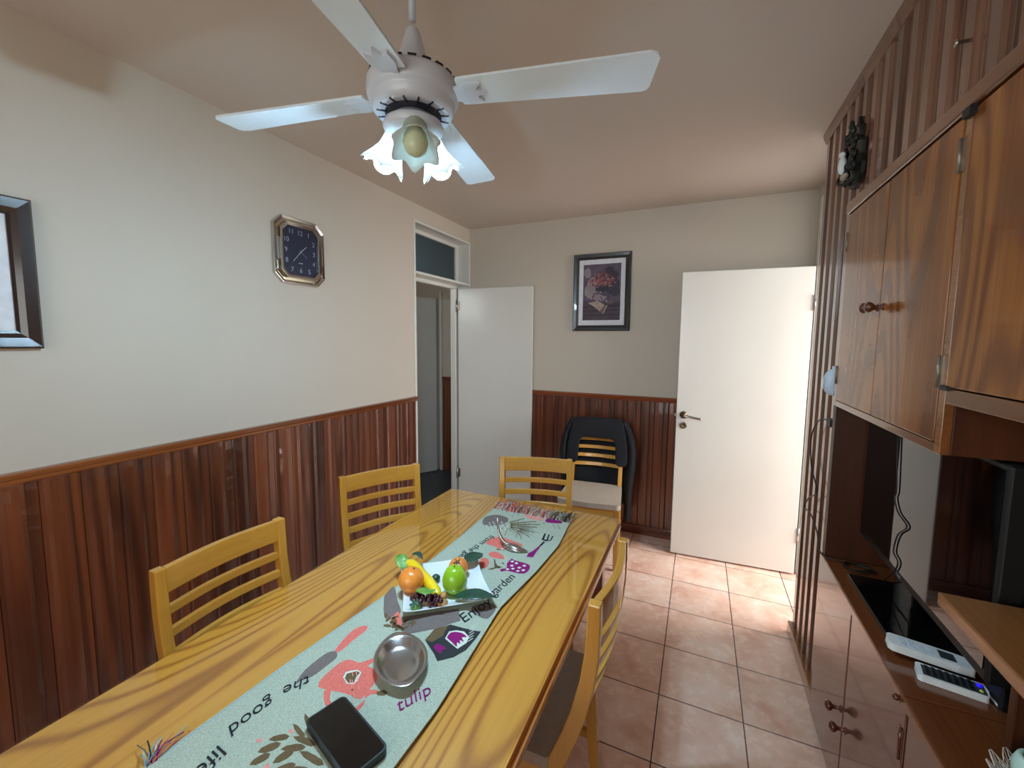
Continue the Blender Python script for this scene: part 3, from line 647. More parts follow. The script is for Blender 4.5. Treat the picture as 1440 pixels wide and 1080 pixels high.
# ------------------------------------------------------------------ dining table
TX0, TX1, TY0, TY1, TT = -1.192, -0.298, 0.05, 1.872, 0.754
tb = thing('dining_table', 'long honey-coloured pine dining table covered with a sheet of glass', 'table', ((TX0+TX1)/2, (TY0+TY1)/2, 0))
m = MB(); nb = 4; bw = (TX1-TX0)/nb
for i in range(nb): m.box(TX0+bw*i, TX0+bw*(i+1), TY0, TY1, TT-.022, TT-.0065, M['pine'])
m.build('tabletop', tb, world=True)
m = MB(); e = .010
m.prism([(TX0-e, TY0-e), (TX1+e, TY0-e), (TX1+e, TY1+e-.03), (TX1+e-.03, TY1+e), (TX0-e+.03, TY1+e), (TX0-e, TY1+e-.03)], TT-.040, TT-.0222, M['pine_edge']).build('edge_moulding', tb, world=True, bevel=.005, seg=3)
MB().prism([(TX0+.002, TY0), (TX1-.004, TY0), (TX1-.004, TY1-.018), (TX1-.022, TY1-.001), (TX0+.02, TY1-.001), (TX0+.002, TY1-.018)], TT-.0062, TT, M['glass']).build('glass_top', tb, world=True, bevel=.0015)
m = MB()
m.box(TX0+.07, TX0+.09, TY0+.08, TY1-.08, TT-.13, TT-.04, M['pine_leg']).box(TX1-.09, TX1-.07, TY0+.08, TY1-.08, TT-.13, TT-.04, M['pine_leg'])
m.box(TX0+.09, TX1-.09, TY0+.08, TY0+.10, TT-.13, TT-.04, M['pine_leg']).box(TX0+.09, TX1-.09, TY1-.10, TY1-.08, TT-.13, TT-.04, M['pine_leg'])
m.build('apron', tb, world=True)
for x in (TX0+.075, TX1-.075):
    for y in (TY0+.08, TY1-.09):
        MB().sweep_rect([(x, y, TT-.04), (x, y, .45), (x, y, .0)], [.06, .055, .045], [.06, .055, .045], M['pine_leg']).build('leg', tb, world=True, bevel=.004)

# ------------------------------------------------------------------ chairs (local: seat faces +y, origin on the floor)
def make_chair(name, label, group=None):
    c = thing(name, label, 'chair', (0, 0, 0), 0, group)
    HW = .182
    def post(z):                       # y of the rear post at height z: leans back, slight bow
        if z < .44: return -.185-.035*((.44-z)/.44)**1.5
        t = (z-.44)/.48; return -.185-.095*t+.030*math.sin(PI*t)*-1
    for s in (-1, 1):
        zs = [0, .1, .2, .3, .4, .46, .54, .62, .70, .78, .86, .915]
        MB().sweep_rect([(s*HW, post(z), z) for z in zs], [.030]*len(zs), [.030, .032, .035, .040, .044, .044, .042, .040, .038, .036, .034, .032], M['chair']).build('rear_post', c, bevel=.004)
        MB().sweep_rect([(s*.190, .195, 0), (s*.190, .195, .2), (s*.190, .195, .425)], [.028, .032, .038], [.028, .032, .038], M['chair']).build('leg', c, bevel=.004)
    def rail(z0, z1, th, bow, nm):
        m = MB(); n = 8; pts = []
        y0 = post((z0+z1)/2)
        zm = (z0+z1)/2; sl = (post(z1)-post(z0))/(z1-z0)
        vs = []; fs = []
        for i in range(n+1):
            t = i/n; x = -HW+.012+(2*HW-.024)*t; y = y0-bow*math.sin(PI*t)
            for dy, z in ((-th/2, z0), (th/2, z0), (th/2, z1), (-th/2, z1)): vs.append((x, y+dy+sl*(z-zm), z))
        for i in range(n):
            for j in range(4): k = (j+1) % 4; fs.append((i*4+j, i*4+k, i*4+4+k, i*4+4+j))
        fs += [(3, 2, 1, 0), tuple(range(n*4, n*4+4))]
        m.add(vs, fs, M['chairx']).build(nm, c, bevel=.003)
    rail(.838, .912, .022, .020, 'top_rail')
    for z in (.786, .722, .658, .594): rail(z-.013, z+.013, .016, .022, 'slat')
    m = MB()
    m.box(-.19, .19, .180, .205, .375, .428, M['chairx']).box(-.175, .175, -.195, -.175, .375, .428, M['chairx'])
    m.box(-.20, -.178, -.18, .19, .375, .428, M['chairx']).box(.178, .20, -.18, .19, .375, .428, M['chairx'])
    m.build('seat_frame', c, bevel=.003)
    for s in (-1, 1): MB().box(s*.19-.011, s*.19+.011, -.20, .19, .17, .195, M['chair']).build('stretcher', c, bevel=.003)
    sp = [(-.20, -.165), (-.165, -.20), (.165, -.20), (.20, -.165), (.215, .19), (.20, .215), (0, .228), (-.20, .215), (-.215, .19)]
    MB().prism(sp, .428, .462, M['uphol']).build('seat', c, bevel=.014, seg=4)
    return c
def copy_tree(o, parent=None):
    c = o.copy(); COL.objects.link(c); c.parent = parent
    for ch in list(o.children): copy_tree(ch, c)
    return c
G = 'light wooden chairs around the dining table'
ch0 = make_chair('dining_chair', 'light wooden ladder-back chair on the left side of the table, the one nearest the camera', G)
# (x, y of the top rail centre, direction faced in degrees from +y)
def put(o, x, y, deg):
    a = R(deg); off = Vector((0, -.282, 0)); off.rotate(Euler((0, 0, a)))
    o.location = (x-off.x, y-off.y, 0); o.rotation_euler = (0, 0, a)
put(ch0, -1.335, .780, -90)
def another(label, x, y, deg, group=G):
    c = copy_tree(ch0); c['label'] = label
    if group: c['group'] = group
    put(c, x, y, deg); return c
another('light wooden ladder-back chair turned askew at the far left side, before the open hall doorway', -1.395, 1.555, -119.5)
another('light wooden ladder-back chair at the far short end of the table, behind the runner fringe', -.788, 2.085, 180+17)
another('light wooden ladder-back chair seen edge-on along the right side of the table', -.200, 1.150, 90-1)
c5 = another('light wooden chair with beige seat under a dark jacket against the back wainscot', -.700, 3.215, 180+6, 'light wooden chairs around the dining table')

# jacket draped over the back of the rear chair (chair-local, facing the camera = +y)
jk = thing('jacket', 'dark navy jacket draped over the back of the rear chair', 'jacket', tuple(c5.location), c5.rotation_euler.z)
def jz(z): return -.185-.095*((z-.44)/.48)-.030*math.sin(PI*min(1, max(0, (z-.44)/.48)))
vs = []; fs = []
us = [-1, -.8, -.6, -.35, 0, .35, .6, .8, 1]
rows = []                               # from the front hem, over the rail, down behind
def wob(i, j): return .006*math.sin(i*1.9+j*1.3)
rows_def = [(-.33, .0, .985, .62, 0), (0, 0, 0, 0, 0)]
path = [(jz(.60)+.035, .60, .236), (jz(.70)+.034, .70, .232), (jz(.80)+.034, .80, .222), (jz(.88)+.034, .88, .205), (jz(.92)+.030, .940, .192), (jz(.92)-.002, .962, .186),
        (jz(.92)-.036, .945, .192), (jz(.88)-.048, .88, .210), (jz(.75)-.055, .75, .225), (jz(.60)-.055, .60, .232), (jz(.5)-.055, .50, .236), (-.26, .40, .238), (-.265, .30, .24)]
for i, (y, z, hw) in enumerate(path):
    for j, u in enumerate(us): vs.append((u*hw, y+wob(i, j), z-.012*abs(u)**2*(1 if i > 3 else 0)))
nu = len(us)
for i in range(len(path)-1):
    for j in range(nu-1):
        # opening in front through which the slats show
        if i < 2 and 2 <= j <= 5: continue
        fs.append((i*nu+j, i*nu+j+1, (i+1)*nu+j+1, (i+1)*nu+j))
jm = MB(); jm.add(vs, fs, M['jacket'], True)
jb = jm.build('body', jk)
so = jb.modifiers.new('thick', 'SOLIDIFY'); so.thickness = .008; so.offset = 0
sb = jb.modifiers.new('soft', 'SUBSURF'); sb.levels = 1; sb.render_levels = 2
for s in (-1, 1):
    pts = bez([(s*.190, -.29, .935), (s*.232, -.285, .86), (s*.262, -.275, .74), (s*.262, -.262, .60), (s*.250, -.265, .45), (s*.246, -.26, .30), (s*.243, -.262, .16 if s < 0 else .34)], 5)
    n = len(pts); m = MB().tube(pts, [.028+.020*math.sin(PI*min(1, .15+i/n*.8))+.004*math.sin(i*1.7) for i in range(n)], M['jacket'], 14, flat=.62)
    sl = m.build('sleeve', jk); q = sl.modifiers.new('soft', 'SUBSURF'); q.levels = 1; q.render_levels = 1

# ------------------------------------------------------------------ table runner
RT = TT+.0012
def lerp(tbl, y):
    for (a, p), (b, q) in zip(tbl, tbl[1:]):
        if y <= b: t = max(0, (y-a)/(b-a)); return p+(q-p)*t
    return tbl[-1][1]
LE = [(.34, -.905), (.64, -.889), (1.0, -.856), (1.35, -.850), (1.715, -.857)]; RE = [(.34, -.488), (.70, -.481), (1.06, -.508), (1.30, -.480), (1.50, -.468), (1.70, -.484)]
ru = thing('table_runner', 'pale sage woven table runner with kitchen motifs and fringed ends', 'table runner', (-.68, 1.03, TT))
m = MB(); NY, NX = 40, 10; vs = []; RTH = .003
for k in (0, 1):
    for i in range(NY+1):
        y = .35+(1.715-.35)*i/NY; a = lerp(LE, y); b = lerp(RE, y)
        for j in range(NX+1): vs.append((a+(b-a)*j/NX, y, TT+.0003+RTH*k))
st = (NY+1)*(NX+1); fs = []
for i in range(NY):
    for j in range(NX):
        a = i*(NX+1)+j; fs += [(a, a+NX+1, a+NX+2, a+1), (st+a, st+a+1, st+a+NX+2, st+a+NX+1)]
for i in range(NY):
    a = i*(NX+1); b = a+NX; fs += [(a, st+a, st+a+NX+1, a+NX+1), (b, b+NX+1, st+b+NX+1, st+b)]
for j in range(NX):
    a = j; b = NY*(NX+1)+j; fs += [(a, a+1, st+a+1, st+a), (b, st+b, st+b+1, b+1)]
m.add(vs, fs, CL['sage'])
edge = [(lerp(LE, .35+i*.0455)+.004, .35+i*.0455) for i in range(31)]
zr = TT+.0003+RTH
for (a, b), (c, d) in zip(edge, edge[1:]): m.poly([(a, b, zr+.0001), (a+.0022, b, zr+.0001), (c+.0022, d, zr+.0001), (c, d, zr+.0001)], CL['blue'])
KEY = dict(coral='coral', taupe='taupe', leafbrown='brown', brown='brown', pale='pale', dot='salmon', dark='dark', magenta='magenta', pine='taupe', frond='brown', flower='coral', stem='brown', dotp='pale', fork='ink', spk='ink', pink='salmon')
MOTIFS = [
    ('coral_spat', [(-0.805,0.833), (-0.797,0.816), (-0.800,0.772), (-0.799,0.737), (-0.806,0.722), (-0.814,0.725), (-0.824,0.760), (-0.829,0.801), (-0.820,0.825)]),
    ('taupe_spat', [(-0.801,0.722), (-0.791,0.708), (-0.793,0.677), (-0.796,0.646), (-0.809,0.625), (-0.814,0.610), (-0.828,0.645), (-0.830,0.679), (-0.826,0.711), (-0.815,0.724)]),
    ('coral_pot', [(-0.760,0.628), (-0.771,0.643), (-0.773,0.681), (-0.769,0.708), (-0.753,0.721), (-0.727,0.723), (-0.706,0.751), (-0.696,0.742), (-0.702,0.724), (-0.679,0.720), (-0.654,0.703), (-0.649,0.678), (-0.649,0.660), (-0.649,0.643), (-0.678,0.642), (-0.705,0.638), (-0.736,0.630)]),
    ('coral_handle1', [(-0.740,0.626), (-0.726,0.633), (-0.710,0.615), (-0.684,0.602), (-0.692,0.595), (-0.718,0.607)]),
    ('coral_handle2', [(-0.642,0.614), (-0.641,0.635), (-0.638,0.648), (-0.631,0.635), (-0.631,0.616)]),
    ('coral_spout', [(-0.656,0.668), (-0.632,0.679), (-0.621,0.671), (-0.636,0.664), (-0.642,0.648)]),
    ('brown_tip', [(-0.631,0.673), (-0.618,0.686), (-0.605,0.683), (-0.607,0.673), (-0.621,0.667)]),
    ('pale_heart', [(-0.730,0.672), (-0.736,0.686), (-0.729,0.694), (-0.717,0.703), (-0.702,0.702), (-0.692,0.680), (-0.693,0.666), (-0.707,0.662)]),
    ('brown_heart', [(-0.724,0.672), (-0.730,0.684), (-0.723,0.691), (-0.714,0.700), (-0.703,0.699), (-0.703,0.687), (-0.695,0.672), (-0.706,0.665)]),
    ('brown_leaflet', [(-0.730,0.447), (-0.719,0.452), (-0.712,0.463), (-0.710,0.471), (-0.714,0.478), (-0.724,0.476), (-0.729,0.468), (-0.733,0.457)]),
    ('brown_leaflet', [(-0.739,0.469), (-0.726,0.474), (-0.716,0.484), (-0.712,0.493), (-0.715,0.501), (-0.726,0.499), (-0.734,0.491), (-0.741,0.479)]),
    ('brown_leaflet', [(-0.744,0.495), (-0.731,0.498), (-0.719,0.505), (-0.712,0.511), (-0.713,0.518), (-0.724,0.518), (-0.733,0.513), (-0.742,0.504)]),
    ('brown_leaflet', [(-0.694,0.467), (-0.683,0.474), (-0.677,0.485), (-0.675,0.495), (-0.680,0.503), (-0.690,0.499), (-0.695,0.491), (-0.698,0.478)]),
    ('brown_leaflet', [(-0.705,0.492), (-0.689,0.494), (-0.674,0.502), (-0.665,0.509), (-0.665,0.516), (-0.677,0.517), (-0.688,0.512), (-0.701,0.502)]),
    ('brown_leaflet', [(-0.731,0.540), (-0.719,0.533), (-0.702,0.528), (-0.690,0.526), (-0.682,0.528), (-0.689,0.534), (-0.701,0.537), (-0.718,0.541)]),
    ('brown_leaflet', [(-0.729,0.567), (-0.720,0.558), (-0.704,0.549), (-0.692,0.545), (-0.683,0.544), (-0.687,0.551), (-0.698,0.557), (-0.715,0.564)]),
    ('brown_leaflet', [(-0.706,0.520), (-0.688,0.517), (-0.668,0.519), (-0.655,0.521), (-0.650,0.527), (-0.661,0.531), (-0.676,0.531), (-0.695,0.527)]),
    ('brown_leaflet', [(-0.698,0.560), (-0.689,0.552), (-0.674,0.546), (-0.663,0.543), (-0.655,0.544), (-0.660,0.549), (-0.670,0.554), (-0.686,0.559)]),
    ('brown_leaflet', [(-0.669,0.505), (-0.651,0.500), (-0.627,0.499), (-0.612,0.500), (-0.604,0.506), (-0.615,0.511), (-0.632,0.512), (-0.655,0.511)]),
    ('brown_leaflet', [(-0.659,0.534), (-0.645,0.528), (-0.627,0.524), (-0.615,0.524), (-0.607,0.527), (-0.615,0.532), (-0.628,0.535), (-0.646,0.536)]),
    ('brown_leaflet', [(-0.678,0.457), (-0.665,0.462), (-0.655,0.471), (-0.651,0.478), (-0.653,0.485), (-0.663,0.484), (-0.671,0.477), (-0.678,0.467)]),
    ('brown_leaflet', [(-0.655,0.477), (-0.642,0.476), (-0.627,0.479), (-0.617,0.483), (-0.614,0.488), (-0.624,0.490), (-0.635,0.488), (-0.648,0.483)]),
    ('dot1', [(-0.725,0.524), (-0.724,0.530), (-0.715,0.529), (-0.715,0.522)]),
    ('dot2', [(-0.766,0.483), (-0.760,0.491), (-0.752,0.489), (-0.758,0.482)]),
    ('dot3', [(-0.701,0.454), (-0.702,0.463), (-0.694,0.464), (-0.692,0.456)]),
    ('dark_patch', [(-0.629,0.855), (-0.625,0.881), (-0.628,0.903), (-0.600,0.935), (-0.562,0.938), (-0.522,0.943), (-0.510,0.947), (-0.509,0.914), (-0.512,0.869), (-0.528,0.835), (-0.557,0.807), (-0.579,0.824)]),
    ('brown_patch', [(-0.629,0.855), (-0.631,0.902), (-0.605,0.930), (-0.595,0.888), (-0.607,0.856)]),
    ('pale_under', [(-0.584,0.882), (-0.589,0.910), (-0.574,0.922), (-0.552,0.927), (-0.529,0.915), (-0.524,0.892), (-0.529,0.879), (-0.534,0.864), (-0.560,0.873)]),
    ('magenta_flower', [(-0.582,0.887), (-0.583,0.905), (-0.573,0.915), (-0.553,0.919), (-0.535,0.912), (-0.545,0.904), (-0.532,0.893), (-0.545,0.893), (-0.536,0.882), (-0.547,0.883), (-0.540,0.870), (-0.561,0.878)]),
    ('magenta_small', [(-0.595,0.844), (-0.593,0.856), (-0.575,0.857), (-0.561,0.853), (-0.568,0.843), (-0.563,0.832), (-0.578,0.835)]),
    ('taupe_strip1', [(-0.856,0.957), (-0.863,1.011), (-0.807,0.960), (-0.759,0.917), (-0.776,0.887), (-0.798,0.890)]),
    ('brown_leafpatch', [(-0.744,0.903), (-0.616,1.005), (-0.584,0.961), (-0.628,0.903), (-0.683,0.854), (-0.710,0.857)]),
    ('coral_corner', [(-0.763,0.872), (-0.771,0.916), (-0.746,0.901), (-0.722,0.875), (-0.731,0.861), (-0.744,0.861)]),
    ('pine_body', [(-0.834,1.557), (-0.846,1.603), (-0.826,1.643), (-0.788,1.655), (-0.744,1.635), (-0.736,1.588), (-0.755,1.557), (-0.787,1.536), (-0.814,1.534)]),
    ('frond0', [(-0.715,1.593), (-0.598,1.645), (-0.594,1.641), (-0.711,1.584)]),
    ('frond1', [(-0.707,1.575), (-0.594,1.564), (-0.590,1.559), (-0.703,1.566)]),
    ('frond2', [(-0.703,1.566), (-0.616,1.499), (-0.612,1.495), (-0.699,1.557)]),
    ('frond3', [(-0.703,1.556), (-0.657,1.504), (-0.653,1.500), (-0.699,1.547)]),
    ('frond4', [(-0.706,1.554), (-0.671,1.497), (-0.668,1.493), (-0.702,1.545)]),
    ('frond5', [(-0.710,1.552), (-0.693,1.486), (-0.689,1.482), (-0.706,1.543)]),
    ('frond6', [(-0.719,1.602), (-0.624,1.666), (-0.620,1.661), (-0.715,1.593)]),
    ('frond7', [(-0.727,1.609), (-0.683,1.672), (-0.679,1.667), (-0.723,1.600)]),
    ('frond8', [(-0.734,1.594), (-0.728,1.530), (-0.724,1.526), (-0.730,1.585)]),
    ('frond9', [(-0.711,1.584), (-0.599,1.612), (-0.596,1.608), (-0.707,1.575)]),
    ('frond10', [(-0.705,1.570), (-0.599,1.522), (-0.596,1.518), (-0.701,1.562)]),
    ('coral_shape', [(-0.728,1.389), (-0.735,1.427), (-0.719,1.448), (-0.701,1.466), (-0.664,1.461), (-0.596,1.443), (-0.602,1.418), (-0.633,1.412), (-0.647,1.371), (-0.688,1.386)]),
    ('coral_leafdark', [(-0.724,1.432), (-0.717,1.454), (-0.701,1.466), (-0.699,1.444)]),
    ('flowerA', [(-0.684,1.321), (-0.679,1.344), (-0.658,1.350), (-0.631,1.338), (-0.614,1.315), (-0.639,1.311), (-0.661,1.308)]),
    ('flowerB', [(-0.684,1.252), (-0.691,1.286), (-0.674,1.294), (-0.654,1.274), (-0.646,1.240), (-0.657,1.228)]),
    ('stemA', [(-0.640,1.229), (-0.621,1.252), (-0.648,1.299), (-0.644,1.301), (-0.621,1.267), (-0.596,1.264), (-0.615,1.248), (-0.623,1.234)]),
    ('magenta_pot', [(-0.591,1.334), (-0.578,1.325), (-0.515,1.317), (-0.512,1.259), (-0.574,1.250), (-0.587,1.237), (-0.597,1.250), (-0.582,1.267), (-0.593,1.295)]),
    ('dotp0', [(-0.588,1.310), (-0.584,1.321), (-0.574,1.317), (-0.578,1.307)]),
    ('dotp1', [(-0.570,1.306), (-0.566,1.316), (-0.556,1.312), (-0.560,1.302)]),
    ('dotp2', [(-0.538,1.303), (-0.534,1.313), (-0.524,1.309), (-0.528,1.299)]),
    ('dotp3', [(-0.578,1.284), (-0.574,1.294), (-0.564,1.291), (-0.568,1.281)]),
    ('dotp4', [(-0.549,1.283), (-0.545,1.293), (-0.535,1.290), (-0.539,1.280)]),
    ('dotp5', [(-0.582,1.257), (-0.578,1.266), (-0.568,1.263), (-0.572,1.254)]),
    ('dotp6', [(-0.566,1.268), (-0.562,1.277), (-0.553,1.274), (-0.557,1.265)]),
    ('dotp7', [(-0.545,1.262), (-0.541,1.271), (-0.531,1.268), (-0.536,1.259)]),
    ('dotp8', [(-0.530,1.274), (-0.526,1.284), (-0.516,1.281), (-0.521,1.271)]),
    ('fork_handle', [(-0.547,1.367), (-0.551,1.392), (-0.541,1.418), (-0.534,1.464), (-0.527,1.454), (-0.527,1.412), (-0.524,1.373)]),
    ('fork_neck', [(-0.534,1.464), (-0.531,1.505), (-0.523,1.500), (-0.527,1.459)]),
    ('fork_t1', [(-0.543,1.514), (-0.551,1.572), (-0.544,1.570), (-0.535,1.522), (-0.511,1.524), (-0.514,1.565), (-0.509,1.563), (-0.506,1.522), (-0.524,1.509)]),
    ('fork_t2', [(-0.525,1.522), (-0.533,1.571), (-0.528,1.570), (-0.519,1.525)]),
    ('magenta_top', [(-0.591,1.691), (-0.584,1.723), (-0.555,1.732), (-0.513,1.700), (-0.547,1.681), (-0.577,1.675)]),
    ('pink_top', [(-0.699,1.698), (-0.670,1.712), (-0.603,1.697), (-0.598,1.682), (-0.656,1.677)]),
    ('spk0', [(-0.837,1.706), (-0.836,1.713), (-0.830,1.710), (-0.831,1.703)]),
    ('spk1', [(-0.811,1.706), (-0.810,1.713), (-0.804,1.709), (-0.805,1.702)]),
    ('spk2', [(-0.787,1.699), (-0.786,1.705), (-0.780,1.702), (-0.781,1.695)]),
    ('spk3', [(-0.775,1.717), (-0.774,1.724), (-0.769,1.720), (-0.769,1.713)]),
    ('spk4', [(-0.747,1.699), (-0.746,1.706), (-0.741,1.702), (-0.742,1.696)]),
    ('spk5', [(-0.724,1.692), (-0.723,1.698), (-0.718,1.695), (-0.719,1.688)]),
    ('spk6', [(-0.727,1.721), (-0.726,1.728), (-0.720,1.724), (-0.721,1.718)]),
    ('spk7', [(-0.744,1.670), (-0.743,1.677), (-0.738,1.673), (-0.739,1.667)]),
    ('spk8', [(-0.531,1.637), (-0.530,1.643), (-0.525,1.640), (-0.527,1.634)]),
    ('spk9', [(-0.514,1.643), (-0.512,1.649), (-0.507,1.646), (-0.509,1.640)]),
    ('spk10', [(-0.544,1.656), (-0.543,1.662), (-0.538,1.659), (-0.540,1.653)]),
    ('spk11', [(-0.524,1.662), (-0.523,1.668), (-0.518,1.665), (-0.520,1.659)]),
    ('spk12', [(-0.588,1.659), (-0.587,1.665), (-0.582,1.662), (-0.583,1.656)]),
    ('taupe_R', [(-0.579,1.039), (-0.553,1.065), (-0.519,1.058), (-0.516,1.005), (-0.541,0.998), (-0.580,1.015)]),
]
for i, (nme, pts) in enumerate(MOTIFS):
    key = max((q for q in KEY if nme.startswith(q)), key=len)
    c = KEY[key]
    if nme == 'fork_handle': c = 'magenta'
    if nme == 'brown_leafpatch': c = 'taupe'
    z = zr+.00012+.000012*i
    if len(pts) >= 6 and nme.startswith(('coral', 'taupe', 'leaf', 'magenta', 'flower', 'pine')):
        pts = [tuple(p) for p in [v.to_2d() for v in bez([(x, y, 0) for x, y in pts]+[pts[0]+(0,)], 3)][:-1]]
    m.poly([(x, y, z) for x, y in pts], CL[c])
zt = zr+.0014
def dia(x, y, a, b, c, ang=0, nn=8): m.poly([(x+a*math.cos(t)*math.cos(ang)-b*math.sin(t)*math.sin(ang), y+a*math.cos(t)*math.sin(ang)+b*math.sin(t)*math.cos(ang), zt-.0001) for t in [2*PI*q/nn for q in range(nn)]], CL[c])
for i in range(5):
    for j in range(7): 
        x, y = -.800+i*.022+(j % 2)*.010, 1.505+j*.014
        if ((x+.760)/.055)**2+((y-1.548)/.048)**2 < 1: dia(x, y, .0055, .0038, 'pale')
for i in range(15):
    a = R(-70+i*13); L = .075+.022*math.sin(i*2.3)
    x0, y0 = -.665, 1.555; d = Vector((math.cos(a), math.sin(a))); n = Vector((-d.y, d.x))*.0012
    m.poly([(x0+d.x*.01-n.x, y0+d.y*.01-n.y, zt-.00012-.000005*i), (x0+d.x*L-n.x, y0+d.y*L-n.y, zt-.00012-.000005*i), (x0+d.x*L+n.x, y0+d.y*L+n.y, zt-.00012-.000005*i), (x0+d.x*.01+n.x, y0+d.y*.01+n.y, zt-.00012-.000005*i)], CL['brown' if i % 2 else 'taupe'])
random.seed(21)
for i in range(7): dia(-.648+random.gauss(0, .012), 1.392+random.gauss(0, .012), .008, .004, random.choice(['brown', 'pale']), random.uniform(0, 3))
for i in range(5): dia(-.612+random.gauss(0, .010), 1.262+random.gauss(0, .010), .008, .003, 'brown', random.uniform(0, 3))
for i in range(10): dia(-.716+.006*i, .688-.005*i+.012*math.sin(i*2), .009, .0012, 'salmon', R(-40), 6)
for i in range(16): dia(-.745+random.uniform(-.05, .05), .875+random.uniform(-.02, .02), .012, .005, 'brown', random.uniform(0, 3))
for i in range(6): dia(-.520-.004*i, .905+.010*i, .012, .0013, 'pale', R(70), 6)
def word(s, x, y, ang, size, c, shear=.3): m.text(s, size, CL[c], tr(x, y, zt) @ rot(ang, 'Z'), shear, .0004)
word('the', -.806, .612, R(-118), .044, 'ink'); word('good', -.826, .520, R(-96), .044, 'ink'); word('life', -.803, .425, R(-78), .046, 'ink')
word('tulip', -.545, .694, R(62), .046, 'magenta'); word('Enjoy', -.568, 1.015, R(74), .054, 'ink'); word('garden', -.552, 1.165, R(82), .048, 'ink')
word('from the garden', -.752, 1.325, R(-99), .042, 'ink')
m.build('cloth', ru, world=True, fix=False)
random.seed(5)
fr = MB(); cols = ['coral', 'pale', 'pale', 'magenta', 'salmon', 'taupe', 'ink']
def strands(n, y0, sgn, x0, x1, L, seedcol):
    for i in range(n):
        t = i/(n-1); x = x0+(x1-x0)*t+random.uniform(-.003, .003); l = L*random.uniform(.7, 1.15)
        c = seedcol(t); pts = [(x, y0, TT+.003)]; a = random.uniform(-.5, .5)
        for k in range(1, 6):
            q = k/5; pts.append((x+math.sin(a*3+q*5+i)*.012*q+a*.03*q, y0+sgn*l*q, TT+.0035+abs(math.sin(q*PI*random.uniform(.8, 1.6)))*random.uniform(.002, .016)))
        fr.tube(pts, .0011, CL[c], 4)
strands(190, 1.712, 1, -.855, -.486, .095, lambda t: random.choice(['ink', 'ink', 'pale', 'blue', 'taupe']) if t > .72 else random.choice(['coral', 'salmon', 'coral', 'pale', 'pale', 'magenta', 'taupe']))
fr.build('fringe', ru, world=True)
fr = MB(); strands(90, .353, -1, -.900, -.49, .08, lambda t: random.choice(['blue', 'pale', 'ink', 'taupe', 'coral', 'pale', 'magenta']))
for i in range(16):
    a = R(95+i*5+random.uniform(-6, 6)); L = random.uniform(.035, .075); x0, y0 = -.898+random.uniform(-.004, .004), .362+random.uniform(0, .02)
    fr.tube([(x0, y0, TT+.003), (x0+math.cos(a)*L*.5, y0+math.sin(a)*L*.5, TT+random.uniform(.006, .016)), (x0+math.cos(a)*L, y0+math.sin(a)*L, TT+.003)], .0012, CL[random.choice(['blue', 'pale', 'ink', 'coral', 'taupe', 'magenta'])], 4)
fr.build('fringe', ru, world=True)

# ------------------------------------------------------------------ plate with fruit
PX, PY, PZ = -.714, 1.075, zr+.0004
pA = R(40.7)
pm = MB(); N = 12; vs = []
def ph(u, v):
    r = max(abs(u), abs(v)); c = abs(u*v)
    return .003+.018*max(0, (r-.55)/.45)**1.6+.010*c**3
for k in (0, 1):
    for i in range(N+1):
        for j in range(N+1):
            u = -1+2*i/N; v = -1+2*j/N
            sx = u*.136*(1-.055*(1-v*v)*abs(u)**3); sy = v*.136*(1-.055*(1-u*u)*abs(v)**3)
            vs.append((sx, sy, ph(u, v)+(.004 if k else 0)-.003))
s1 = (N+1)**2; fs = []
for i in range(N):
    for j in range(N):
        a = i*(N+1)+j; fs += [(a, a+1, a+N+2, a+N+1), (s1+a, s1+a+N+1, s1+a+N+2, s1+a+1)]
for i in range(N):
    for a, b in ((i*(N+1), (i+1)*(N+1)), (i*(N+1)+N, (i+1)*(N+1)+N), (i, i+1), (N*(N+1)+i, N*(N+1)+i+1)): fs.append((a, b, s1+b, s1+a))
pm.add(vs, fs, M['plate'], True)
po = pm.build('plate'); po.location = (PX, PY, PZ+.001); po.rotation_euler = (0, 0, pA); q = po.modifiers.new('soft', 'SUBSURF'); q.levels = q.render_levels = 1
tag(po, 'square white porcelain plate with raised corners holding the fruit', 'plate')
pb = PZ+.0058
def put_fruit(prof, mat, loc, label, cat, name, tilt=(0, 0, 0), seg=28):
    t = thing(name, label, cat, loc); t.rotation_euler = tilt
    MB().lathe(prof, mat, seg).build('flesh', t); return t
def sphp(r, sq=1.0, dimple=0): return [(max(.0008, r*math.sin(PI*i/14)), -r*sq*math.cos(PI*i/14)-(dimple*math.exp(-((14-i)/2.0)**2) if dimple else 0)) for i in range(15)]
t = put_fruit(sphp(.0395, .97, .004), M['orange'], (-.787, 1.003, pb+.0415), 'round orange fruit at the left of the plate, in front of the banana', 'orange', 'orange', (R(-10), R(10), 0))
MB().lathe([(.001, .0385), (.003, .0375), (.003, .034)], M['fruit_brown'], 8).build('stem_end', t)
t = put_fruit(sphp(.033, .92, .003), M['persimmon'], (-.702, 1.143, pb+.0305), 'smaller orange mandarin with a brown stem end, behind the green pear', 'mandarin', 'mandarin', (R(28), R(6), 0))
m = MB()
for i in range(5): m.prism([(0, -.0025), (.011, -.002), (.014, 0), (.011, .002), (0, .0025)], .0285, .0300, M['fruit_brown'], X=rot(i*2*PI/5, 'Z'))
m.build('calyx', t)
t = put_fruit([(.0008, 0), (.014, .001), (.028, .010), (.0345, .026), (.0345, .040), (.030, .056), (.0225, .068), (.014, .074), (.006, .075), (.0008, .071)], M['pear'], (-.662, 1.060, pb+.0005), 'glossy green pear standing at the right of the plate', 'pear', 'pear', (0, R(-3), 0)); t.scale = (1.12, 1.12, 1.12)
MB().tube([(0, 0, .070), (.001, .001, .078)], .0014, M['fruit_brown'], 6).build('stem', t)
bn = thing('banana', 'yellow banana running behind the orange with a green end', 'banana', (-.765, 1.055, pb))
